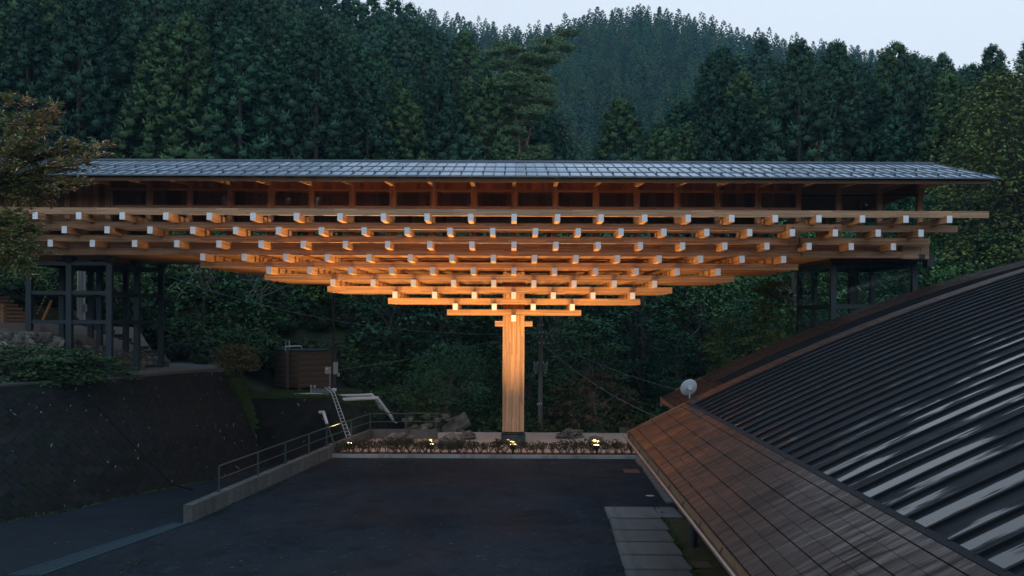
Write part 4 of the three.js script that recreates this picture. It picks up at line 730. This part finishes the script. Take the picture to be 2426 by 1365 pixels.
const cedarV = []; for (let i = 0; i < 6; i++) { const h = 11.5 + i * 0.55; cedarV.push([cedar(400 + i, h, 2.75 + 0.25 * (i % 3), 180, 54, 0.8, i % 2 ? 0.1 : 0.02), trunkGeo(h, 0.2), cedar(450 + i, h, 2.75 + 0.25 * (i % 3), 110, 26, 0.95, 0.02)]); }
const cedarMs = [leafM(1, 1, 1), leafM(0.7, 0.8, 0.85), leafM(1.5, 1.3, 0.9), leafM(1.0, 1.2, 1.15)];
{
  const q = rng(55), spots = [];
  for (let D = 67; D < 138; D += 3.3) for (let u = -0.62; u < 0.62; u += 3.5 / D) {
    const DD = D + (q() - 0.5) * 3, X = u * D + (q() - 0.5) * 2.6, uu = X / DD;
    if (uu > 0.6 || uu < -0.6) continue;
    const px = CX + uu * F; if (D < 79 && px > 1205 && px < 1300) continue;
    spots.push([X, DD, terr(X, DD), q(), q(), q()]);
  }
  // what can be seen: the crown top must rise above the nearest crowns in front of it
  const vis = spots.map(s => { const [X, D, y] = s, px = CX + X / D * F, top = CY - (y + 12.5 - EYE) * F / D; return { s, px, top, D }; }).filter(v => v.px > -140 && v.px < W + 140);
  vis.sort((a, b) => a.D - b.D); const hor = new Array(400).fill(2000); const seen = [], rest = [];
  for (const v of vis) { const w = 2.4 * F / v.D, a = Math.max(0, Math.floor((v.px - w * 0.5 + 200) / 8)), b = Math.min(399, Math.floor((v.px + w * 0.5 + 200) / 8)); let gain = 0; for (let i = a; i <= b; i++) gain += Math.max(0, Math.min(hor[i], 400) - v.top); for (let i = a; i <= b; i++) hor[i] = Math.min(hor[i], v.top + 30); v.gain = (v.top > 1400 || v.top < -900) ? 0 : gain * 8; (v.gain > 0 ? seen : rest).push(v); }
  seen.sort((a, b) => b.gain - a.gain); const ind = seen.slice(0, 290); rest.push(...seen.slice(290));
  for (const { s: [X, D, y, a, b, c] } of ind) {
    const [cN, tg, cF] = cedarV[Math.floor(a * 6)], cg = D < 96 ? cN : cF, t = thing('cedar_tree', 'tall dark green cedar crowding the steep hillside forest behind the bridge', 'tree', [X, y - 0.3, -D], 'cedars of the hillside forest');
    part('crown', cg, cedarMs[Math.floor(b * 4)], t); part('trunk', tg, barkM, t); const k = 0.82 + 0.35 * c; t.scale.set(k * (0.9 + 0.2 * b), k, k * (0.9 + 0.2 * b)); t.rotation.y = a * 40;
  }
  // remaining hillside cedars as one mass
  const mk = (list, geo, mat, name, label, hs) => { const im = new THREE.InstancedMesh(geo, mat, list.length), m = new THREE.Matrix4(), qn = new THREE.Quaternion(); list.forEach(([X, D, y, a, b, c], i) => { const k = hs * (0.8 + 0.4 * c); qn.setFromAxisAngle(V(0, 1, 0), a * 40); m.compose(V(X, y - 0.3, -D), qn, V(k * (0.85 + 0.3 * b), k, k * (0.85 + 0.3 * b))); im.setMatrixAt(i, m); im.setColorAt(i, rgb(0.8 + 0.4 * b, 0.85 + 0.3 * a, 0.8 + 0.3 * c)); }); im.name = name; im.castShadow = im.receiveShadow = true; tag(im, label, 'forest', null, 'stuff'); scene.add(im); };
  mk(rest.map(v => v.s), cedarV[1][2], cedarMs[0], 'hillside_forest', 'mass of cedars filling the near hillside', 1);
  const far = []; for (let D = 150; D < 388; D += 4.2) for (let u = -0.13; u < 0.6; u += 3.6 / D) { const DD = D + (q() - 0.5) * 4, X = u * D + (q() - 0.5) * 3; far.push([X, DD, terr(X, DD), q(), q(), q()]); }
  const fg = [cedar(501, 13, 2.1, 60, 16, 0.85, 0.03), cedar(502, 12, 2.3, 60, 16, 0.85, 0.02), cedar(503, 14, 2.0, 60, 16, 0.8, 0.02)];
  for (let k = 0; k < 3; k++) mk(far.filter((_, i) => i % 3 === k), fg[k], cedarMs[k], 'distant_forest' + (k ? '_00' + k : ''), ['distant conifers covering the far ridge', 'far ridge conifers, second stand', 'far ridge conifers, third stand'][k], 1);
}
{ // wooded valley side behind the photographer, mirrored in the windows
  const pos = [], uv = [], hB = (a, r) => cl((r - 45) / 60) * (22 + 4 * Math.sin(a * 5 + 1)) - 2.7, nA = 40, nR = 8, pt = (i, j) => { const a = Math.PI * (-0.08 + 1.16 * i / nA), r = 40 + 80 * j / nR; return [Math.cos(a) * r, hB(a, r), Math.sin(a) * r]; };
  for (let i = 0; i < nA; i++) for (let j = 0; j < nR; j++) for (const p of [pt(i, j), pt(i, j + 1), pt(i + 1, j + 1), pt(i, j), pt(i + 1, j + 1), pt(i + 1, j)]) { pos.push(...p); uv.push(p[0], p[2]); }
  struct('valley_side', geoFrom(pos, uv), std(rgb(0.7, 0.9, 0.6), 0.95, { map: soilMap }), 'wooded valley side behind the viewpoint');
  const q = rng(66), L = []; for (let r = 46; r < 118; r += 5) for (let a = -0.2; a < 3.35; a += 5 / r) { const rr2 = r + (q() - 0.5) * 4, aa = a + (q() - 0.5) * 3 / r; L.push([Math.cos(aa) * rr2, hB(aa, rr2), Math.sin(aa) * rr2]); }
  const im = new THREE.InstancedMesh(cedarV[0][2], cedarMs[0], L.length), m = new THREE.Matrix4(), qn = new THREE.Quaternion(); L.forEach((p, i) => { qn.setFromAxisAngle(V(0, 1, 0), q() * 6.28); const k = 0.9 + 0.4 * q(); m.compose(V(...p), qn, V(k, k, k)); im.setMatrixAt(i, m); }); im.name = 'valley_forest'; tag(im, 'conifer forest on the valley side behind the viewpoint', 'forest', null, 'stuff'); scene.add(im);
}
// broadleaf trees: layered sprays of leaves
function broadleaf(seed, Ht, Rr, pads, leaves, L, c0) {
  const f = new Foliage(seed), q = f.q, wood = [], tips = [];
  for (let i = 0; i < pads; i++) {
    const t = (i + q()) / pads, a = i * 2.39996 + q(), prof = Math.sqrt(Math.max(0.05, 1 - Math.pow(Math.abs(t - 0.42) / 0.62, 2.2))), rad = Rr * prof * Math.sqrt(q() * 0.85 + 0.15), o = V(Math.cos(a) * rad, Ht * (0.14 + 0.86 * t) - rad * 0.15, Math.sin(a) * rad), s = Rr * (0.2 + 0.16 * q());
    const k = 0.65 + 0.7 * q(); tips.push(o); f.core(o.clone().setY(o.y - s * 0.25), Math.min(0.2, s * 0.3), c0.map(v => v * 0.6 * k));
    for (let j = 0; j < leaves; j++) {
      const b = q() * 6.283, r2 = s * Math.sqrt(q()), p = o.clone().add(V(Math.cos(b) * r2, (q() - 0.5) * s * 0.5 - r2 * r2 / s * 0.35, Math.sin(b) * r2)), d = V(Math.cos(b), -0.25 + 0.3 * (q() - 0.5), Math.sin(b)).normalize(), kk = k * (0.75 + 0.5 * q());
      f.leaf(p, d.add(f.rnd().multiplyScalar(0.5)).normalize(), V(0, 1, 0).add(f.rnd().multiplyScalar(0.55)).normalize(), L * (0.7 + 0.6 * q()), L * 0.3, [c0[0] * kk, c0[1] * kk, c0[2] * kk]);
    }
  }
  const r = 0.05 * Rr; wood.push(cyl(V(0, -1, 0), V(0.1 * Rr, Ht * 0.35, 0), r, r * 0.7, 7), cyl(V(0.1 * Rr, Ht * 0.35, 0), V(0, Ht * 0.75, 0.05 * Rr), r * 0.7, r * 0.3, 6));
  for (let i = 0; i < tips.length; i += 3) { const st = V(0.05 * Rr, Ht * (0.12 + 0.5 * q()), 0), mid = st.clone().lerp(tips[i], 0.55).add(V(0, -0.1 * Rr * q(), 0)); wood.push(cyl(st, mid, r * 0.4, r * 0.24, 5), cyl(mid, tips[i], r * 0.24, r * 0.08, 4)); }
  return [f.geo(), merge(wood)];
}
const G1 = [0.04, 0.105, 0.045], G2 = [0.052, 0.11, 0.04], G3 = [0.033, 0.095, 0.05], GO = [0.12, 0.075, 0.03];
{
  const kinds = [broadleaf(601, 8.5, 3.2, 100, 42, 0.26, G1), broadleaf(602, 7, 3.4, 100, 42, 0.24, G2), broadleaf(603, 9.5, 2.9, 100, 42, 0.26, G3), broadleaf(604, 6, 3.0, 90, 32, 0.22, G1)], m = leafM(1.6, 1.6, 1.5), m2 = leafM(1.2, 1.3, 1.25), m3 = leafM(2.1, 1.9, 1.4), q = rng(77);
  const spots = []; for (let D = 50; D < 64; D += 3.1) for (let u = -0.56; u < 0.58; u += 3.6 / D) { const X = u * D + (q() - 0.5) * 2.2, DD = D + (q() - 0.5) * 2; if (DD < 57 && X > -13.8 && X < -7) continue; if (DD < 52 && X < -4 || DD < 55 && X < -12) continue; if (terr(X, DD) + 6.5 > EYE + 350 * DD / F) continue; spots.push([X, DD, q(), q(), q()]); }
  for (const [X, D, a, b, c] of spots) {
    const kd = kinds[Math.floor(a * 4)], t = thing('broadleaf_tree', 'leafy green broadleaf tree in the thicket behind the bridge', 'tree', [X, terr(X, D) - 0.2, -D], 'broadleaf trees below the bridge');
    part('crown', kd[0], [m, m2, m3, m][Math.floor(b * 4)], t); part('trunk', kd[1], barkPale, t); const k = Math.min((0.6 + 0.5 * c) * (D < 53 ? 0.7 : 1), (EYE + 350 * D / F - terr(X, D)) / 9.5); t.scale.setScalar(k); t.rotation.y = b * 40;
  }
  // reddish maple at the right of the column, bamboo by the tower, hazel by the terrace
  const mp = broadleaf(620, 3.6, 2.4, 80, 30, 0.15, [0.075, 0.055, 0.03]), sp = at(1400, 1010, 48), mt = thing('maple_tree', 'low spreading maple with dull reddish leaves right of the utility pole', 'tree', [sp.x, -0.9, -48]); part('crown', mp[0], m, mt); part('trunk', mp[1], barkPale, mt);
  const bb = broadleaf(630, 5.5, 1.0, 60, 40, 0.2, [0.085, 0.12, 0.035]); [[1835, 43.5, 'pale green bamboo clump left of the glass tower'], [1720, 46, 'smaller bamboo clump behind the far roof corner']].forEach(([x, D, l], i) => { const t = thing('bamboo', l, 'bamboo', [at(x, 0, D).x, 0, -D]); part('crown', bb[0], m, t); part('culms', bb[1], std(rgb(0.12, 0.16, 0.05), 0.6), t); t.scale.set(1.1 - 0.2 * i, 1.25 - 0.3 * i, 1.1); t.rotation.y = i * 2; });
  const bg = broadleaf(640, 15, 4.6, 330, 60, 0.24, [0.085, 0.11, 0.035]), bt = thing('broadleaf_tree', 'large yellowish green tree at the right edge of the picture', 'tree', [at(2440, 0, 56).x, 3, -56]); part('crown', bg[0], m, bt); part('trunk', bg[1], barkM, bt); bt.scale.setScalar(1.1);
  // shrubs on the terrace edge
  const shrubs = [[40, 905, 33.5, 1.25, 'dark mossy shrub hanging over the wall at the left edge'], [165, 895, 33.8, 1.15, 'dark spreading shrub at the foot of the boulder wall'], [235, 880, 35.6, 0.8, 'small dark shrub in front of the steel pier legs'], [560, 872, 42.5, 0.85, 'brownish bush on the corner of the tall retaining wall'], [575, 850, 49.5, 1.5, 'bush with bare twigs beside the brown shed'], [1010, 975, 47.5, 1.1, 'round dark bush on the stream bank by the stone shrine'], [960, 960, 48.5, 1.2, 'leafy bush behind the bent pipes']];
  const sg = broadleaf(650, 1.3, 1.15, 70, 44, 0.1, [0.04, 0.075, 0.03]), sg2 = broadleaf(651, 1.4, 1.1, 70, 40, 0.1, [0.075, 0.07, 0.03]);
  shrubs.forEach(([x, y, D, k, l], i) => { const p = at(x, y, D), g = i === 3 ? sg2 : sg, t = thing('shrub', l, 'shrub', [p.x, i < 4 ? PLAT - 0.15 : p.y - 0.5, -D]); part('crown', g[0], i < 3 ? m2 : m, t); part('stems', g[1], barkM, t); t.scale.set(k * (i < 3 ? 1.35 : 1.15), k * (i < 3 ? 0.85 : 1), k); t.rotation.y = i * 1.7; });
  // red pines, pair of thin trunks
  const pine = (X, D, lean, seed, label, kk) => {
    const f = new Foliage(seed), q2 = f.q, w = [], Ht = 19; const tr = t => V(lean * t * t * 2 - lean * 0.6 * Math.sin(t * 3), Ht * t, 0.3 * t);
    for (let i = 0; i < 10; i++) w.push(cyl(tr(i / 10), tr((i + 1) / 10), 0.22 * (1 - i / 11), 0.22 * (1 - (i + 1) / 11), 8));
    for (let i = 0; i < 34; i++) {
      const t = 0.3 + 0.7 * (i + q2()) / 34, a = q2() * 6.28, len = (0.7 + 3.4 * Math.pow(1 - t, 0.6) * (0.4 + 0.6 * q2())) * (t > 0.55 || q2() < 0.35 ? 1 : 0.5), o = tr(Math.min(1, t)), e = o.clone().add(V(Math.cos(a) * len, 0.25 * len - 0.1, Math.sin(a) * len));
      w.push(cyl(o, e, 0.05, 0.02, 5)); if (t < 0.45 && q2() < 0.5) continue;
      for (let k = 0; k < 5; k++) { const c = e.clone().lerp(o, 0.5 * q2()).add(V((q2() - 0.5) * 1.4, 0.1 + 0.25 * q2(), (q2() - 0.5) * 1.4)); for (let j = 0; j < 70; j++) { const d = f.rnd(); d.y = Math.abs(d.y) * 0.7; d.normalize(); const b = q2() * 6.28, r2 = 0.7 * Math.sqrt(q2()), km = 0.7 + 0.6 * q2(); f.leaf(c.clone().add(V(Math.cos(b) * r2, (q2() - 0.5) * 0.2, Math.sin(b) * r2)), d, f.rnd(), 0.34, 0.045, [0.075 * km, 0.12 * km, 0.06 * km]); } }
    }
    const t = thing('pine_tree', label, 'tree', [X, terr(X, D) - 0.4, -D]); part('crown', f.geo(), m, t); part('trunk', merge(w), barkRed, t); t.scale.setScalar(kk);
  };
  pine(at(1234, 0, 72).x, 72, -0.5, 701, 'tall thin red pine, left of the pair above the bridge roof', 0.98); pine(at(1244, 0, 73).x, 73, 1.3, 702, 'tall thin red pine leaning right, right of the pair above the roof', 1.0);
}
{ // undergrowth on the slopes, one mass
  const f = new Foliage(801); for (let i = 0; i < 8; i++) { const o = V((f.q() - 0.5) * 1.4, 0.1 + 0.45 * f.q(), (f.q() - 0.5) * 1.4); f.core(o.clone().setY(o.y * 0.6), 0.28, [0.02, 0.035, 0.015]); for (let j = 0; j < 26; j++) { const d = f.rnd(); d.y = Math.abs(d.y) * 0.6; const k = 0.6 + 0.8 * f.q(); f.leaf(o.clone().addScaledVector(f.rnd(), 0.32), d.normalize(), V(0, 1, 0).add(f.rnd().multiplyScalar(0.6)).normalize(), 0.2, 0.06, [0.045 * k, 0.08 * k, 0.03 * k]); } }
  const q = rng(88), L = []; for (let i = 0; i < 2600; i++) { const D = 46.6 + 22 * Math.pow(q(), 1.4), X = (q() * 1.2 - 0.6) * D; if (X > -13.2 && X < -6.8 && D < 51.2) continue; if (D < 48.5 && X > -6.2 && X < -1) continue; if (D < 49 && X < -14 && X > -22) continue; if (Math.abs(X) < 5 && D < 47.2) continue; L.push([X, D]); }
  const im = new THREE.InstancedMesh(f.geo(), leafM(1, 1, 1), L.length), mm = new THREE.Matrix4(), qn = new THREE.Quaternion(); L.forEach(([X, D], i) => { qn.setFromAxisAngle(V(0, 1, 0), q() * 6.28); const k = 0.7 + 0.9 * q(); mm.compose(V(X, terr(X, D) - 0.05, -D), qn, V(k, k, k)); im.setMatrixAt(i, mm); im.setColorAt(i, rgb(0.7 + 0.6 * q(), 0.75 + 0.5 * q(), 0.7 + 0.4 * q())); });
  im.name = 'undergrowth'; tag(im, 'dense leafy undergrowth covering the foot of the slope', 'undergrowth', null, 'stuff'); scene.add(im);
  // short grass on the shed terrace
  const fg = new Foliage(802); for (let j = 0; j < 30; j++) { const d = fg.rnd(); d.y = Math.abs(d.y) + 0.4; const k = 0.7 + 0.6 * fg.q(); fg.leaf(V((fg.q() - 0.5) * 0.4, 0, (fg.q() - 0.5) * 0.4), d.normalize(), fg.rnd(), 0.12, 0.012, [0.05 * k, 0.09 * k, 0.025 * k]); }
  const gs = [], gq = rng(81); const inQ = (A, B, C, E) => { const a = gq(), b = gq(); return A.clone().lerp(B, a).lerp(E.clone().lerp(C, a), b); };
  const tA = c2a.clone(), tB = c2b.clone(), tC = V(-8.4, 1.52, -48.5), tE = V(-12.6, 1.55, -48.5);
  for (let i = 0; i < 1500; i++) gs.push(inQ(tA, tB, tC, tE)); for (let i = 0; i < 700; i++) gs.push(inQ(c2b, c2d, V(-4.4, 0.4, -49), V(-8.2, 1.5, -49)));
  for (let i = 0; i < 900; i++) gs.push(inQ(crest1[4].clone().setY(PLAT - 0.05), base1[4].clone().lerp(crest1[4], 0.35).add(V(-0.1, 0.1, -0.3)), c2a.clone().add(V(-0.1, 0, 0)), V(-13, PLAT - 0.1, -47)));
  const gm = new THREE.InstancedMesh(fg.geo(), leafM(1, 1, 1), gs.length); gs.forEach((p, i) => { qn.setFromAxisAngle(V(0, 1, 0), gq() * 6.28); const k = 0.7 + 0.7 * gq(); mm.compose(p, qn, V(k, k, k)); gm.setMatrixAt(i, mm); }); gm.name = 'terrace_grass'; tag(gm, 'short grass on the terraces above the retaining walls', 'grass', null, 'stuff'); scene.add(gm);
}
{ // row of low hedge plants in front of the floodlights
  const mk = s => { const f = new Foliage(s), w = []; for (let i = 0; i < 11; i++) { const e = V((f.q() - 0.5) * 0.34, 0.16 + 0.16 * f.q(), (f.q() - 0.5) * 0.26); w.push(cyl(V(0, -0.05, 0), e, 0.008, 0.004, 4)); for (let j = 0; j < 24; j++) { const d = f.rnd(); d.y = Math.abs(d.y) * 0.8 + 0.1; const k = 0.6 + 0.8 * f.q(), red = f.q() < 0.3; f.leaf(e.clone().addScaledVector(f.rnd(), 0.09), d.normalize(), f.rnd(), 0.055, 0.014, red ? [0.1 * k, 0.04 * k, 0.02 * k] : [0.035 * k, 0.05 * k, 0.02 * k]); } } return [f.geo(), merge(w)]; };
  const hv = [mk(901), mk(902), mk(903)], q = rng(91), m = leafM(1, 1, 1);
  for (let x = -6.4; x < 4.7; x += 0.29) for (let row = 0; row < 1; row++) { const g = hv[Math.floor(q() * 3)], t = thing('hedge_shrub', 'small low hedge plant in the row along the kerb', 'shrub', [x + (q() - 0.5) * 0.1, 0.12, -37.08 - 0.12 * q()], 'low hedge plants along the kerb'); part('leaves', g[0], m, t); part('stems', g[1], barkM, t); t.rotation.y = q() * 6; t.scale.setScalar(1.05 + 0.4 * q()); }
}
{ // cherry tree reaching in from the left
  const root = V(-15.9, PLAT - 0.3, -24.6), f = new Foliage(1001), q = f.q, w = [], twigs = [];
  const limb = (a, b, r0, r1, n = 5, sag = 0.15) => { let p = a; for (let i = 1; i <= n; i++) { const t = i / n, v = a.clone().lerp(b, t).add(V(0, sag * Math.sin(t * 3.1), 0)).add(f.rnd().multiplyScalar(i < n ? 0.07 : 0)); w.push(cyl(p, v, r0 + (r1 - r0) * (i - 1) / n, r0 + (r1 - r0) * t, 6)); p = v; } };
  const fork = root.clone().add(V(0.6, 1.5, 0.2)); limb(root, fork, 0.2, 0.15, 3, 0); limb(fork, at(-60, 470, 24.4), 0.13, 0.08);
  const hub = at(-60, 470, 24.4), hub2 = at(-40, 560, 24.2); limb(fork, hub2, 0.1, 0.07);
  const ends = [[15, 225, 24], [95, 262, 23.6], [130, 250, 24.4], [125, 272, 24], [110, 308, 23.4], [60, 240, 24.8], [165, 335, 24.6], [200, 345, 24.2], [250, 347, 24.4], [252, 368, 23.8], [205, 385, 23.4], [180, 400, 24.6], [195, 435, 24], [200, 442, 23.6], [150, 450, 23.2], [100, 470, 24.4], [60, 330, 23.2], [40, 290, 24.8], [30, 400, 23], [80, 410, 25], [75, 490, 24], [20, 440, 24.6], [110, 360, 24], [140, 395, 23.8], [60, 370, 24.2]];
  for (const [x, y, D] of ends) { const e = at(x, y, D), st = hub.clone().lerp(at(20, 420, 24), q() * 0.7); limb(st, e, 0.035, 0.008, 5, 0.12); twigs.push([st, e, 1]); }
  for (const [x, y, D] of [[85, 545, 24], [70, 575, 23.6], [95, 600, 24.4], [60, 640, 24], [78, 655, 24.2], [30, 600, 23.5], [20, 520, 24.5], [40, 560, 24], [55, 525, 23.8], [15, 640, 24.3], [70, 610, 24.8], [35, 500, 24]]) { const e = at(x, y, D), st = hub2.clone().lerp(at(0, 590, 24), q() * 0.6); limb(st, e, 0.028, 0.007, 5, 0.1); twigs.push([st, e, 0]); }
  for (const [a, b, warmk] of twigs) for (let i = 0; i < 27; i++) {
    const t = 0.25 + 0.75 * Math.pow(q(), 0.7), o = a.clone().lerp(b, t).add(V(0, 0.12 * Math.sin(t * 3.1), 0)), sl = 0.2 + 0.3 * q(), dir = b.clone().sub(a).normalize().multiplyScalar(0.7).add(f.rnd().multiplyScalar(0.8)).normalize(); dir.y *= 0.5; const e = o.clone().addScaledVector(dir, sl); w.push(cyl(o, e, 0.006, 0.003, 4));
    for (let j = 0; j < 12; j++) { const p = o.clone().lerp(e, j / 11).add(f.rnd().multiplyScalar(0.03)), side = V(-dir.z, -0.2 + 0.3 * q(), dir.x).multiplyScalar(j % 2 ? 1 : -1).addScaledVector(dir, 0.7).add(f.rnd().multiplyScalar(0.35)).normalize(), k = 0.6 + 0.8 * q(), red = q() < (warmk ? 0.04 + 0.4 * t * t * t : 0.06);
      f.leaf(p, side, V(0, 1, 0).add(f.rnd().multiplyScalar(0.4)).normalize(), 0.1 + 0.05 * q(), 0.026, red ? [0.6 * k, 0.31 * k, 0.19 * k] : [0.2 * k, 0.24 * k, 0.075 * k]); }
  }
  const t = thing('cherry_tree', 'cherry tree with rusty autumn leaves reaching in from the left edge', 'tree'); part('leaves', f.geo(), new THREE.MeshStandardMaterial({ vertexColors: true, roughness: 0.45, side: THREE.DoubleSide }), t); part('branches', merge(w), barkM, t);
}

{ // fallen leaves on the yard and ramp, one scatter
  const f = new Foliage(1101), q = f.q; for (let i = 0; i < 420; i++) { const far = q() < 0.35, X = far ? -6 + 10 * q() : -11 + 14 * q(), D = far ? 34 + 2.6 * q() : 19 + 16 * q(); if (X < -8.2 && D > 25) continue; const a = q() * 6.28, k = 0.5 + 0.9 * q(), c = q(); f.leaf(V(X, 0.008, -D), V(Math.cos(a), 0.1 * q(), Math.sin(a)).normalize(), V(0.2 * (q() - 0.5), 1, 0.2 * (q() - 0.5)).normalize(), 0.05 + 0.05 * q(), 0.02, c < 0.6 ? [0.16 * k, 0.08 * k, 0.03 * k] : [0.1 * k, 0.09 * k, 0.04 * k]); }
  const m = solo('fallen_leaves', f.geo(), leafM(1, 1, 1), 'scattered brown fallen leaves on the asphalt', 'leaves'); m.userData.kind = 'stuff';
  // weeds in the slab joints and along the foot of the walls
  const g = new Foliage(1102); const tuft = (X, y, D, n, L) => { for (let i = 0; i < n; i++) { const d = g.rnd(); d.y = Math.abs(d.y) + 0.3; const k = 0.6 + 0.8 * g.q(); g.leaf(V(X + (g.q() - 0.5) * 0.12, y, -D + (g.q() - 0.5) * 0.06), d.normalize(), g.rnd(), L * (0.6 + 0.8 * g.q()), 0.01, [0.05 * k, 0.085 * k, 0.025 * k]); } };
  for (const D of [25.57, 24.13, 22.87, 21.6, 20.34, 19.03]) for (let x = 2.35; x < 3.75; x += 0.07) if (g.q() < 0.75) tuft(x - (27 - D) * 0.035, 0.0, D, 7, 0.05);
  for (let D = 19; D < 27; D += 0.08) if (g.q() < 0.8) tuft(3.86 - (27 - D) * 0.035 + 0.06 * g.q(), 0.01, D, 9, 0.07);
  for (let t = 0; t < 1; t += 0.012) { const p = lw[0].clone().lerp(lw[1], t); if (g.q() < 0.3) tuft(p.x + 0.15, 0, -p.z, 8, 0.07); }
  for (let i = 1; i < 6; i++) for (let t = 0; t < 1; t += 0.03) { const p = rampBase[i].clone().lerp(rampBase[i + 1], t); if (g.q() < 0.4) tuft(p.x + 0.05, p.y, -p.z, 7, 0.08); }
  const w = solo('weeds', g.geo(), leafM(1, 1, 1), 'small weeds in slab joints and along wall feet', 'weeds'); w.userData.kind = 'stuff';
}
// ---------------------------------------------------------------- render
const renderer = new THREE.WebGLRenderer({ antialias: true });
renderer.setSize(1024, 576); renderer.shadowMap.enabled = true;
renderer.toneMapping = THREE.LinearToneMapping; renderer.toneMappingExposure = EXPOSURE;
renderer.render(scene, camera);
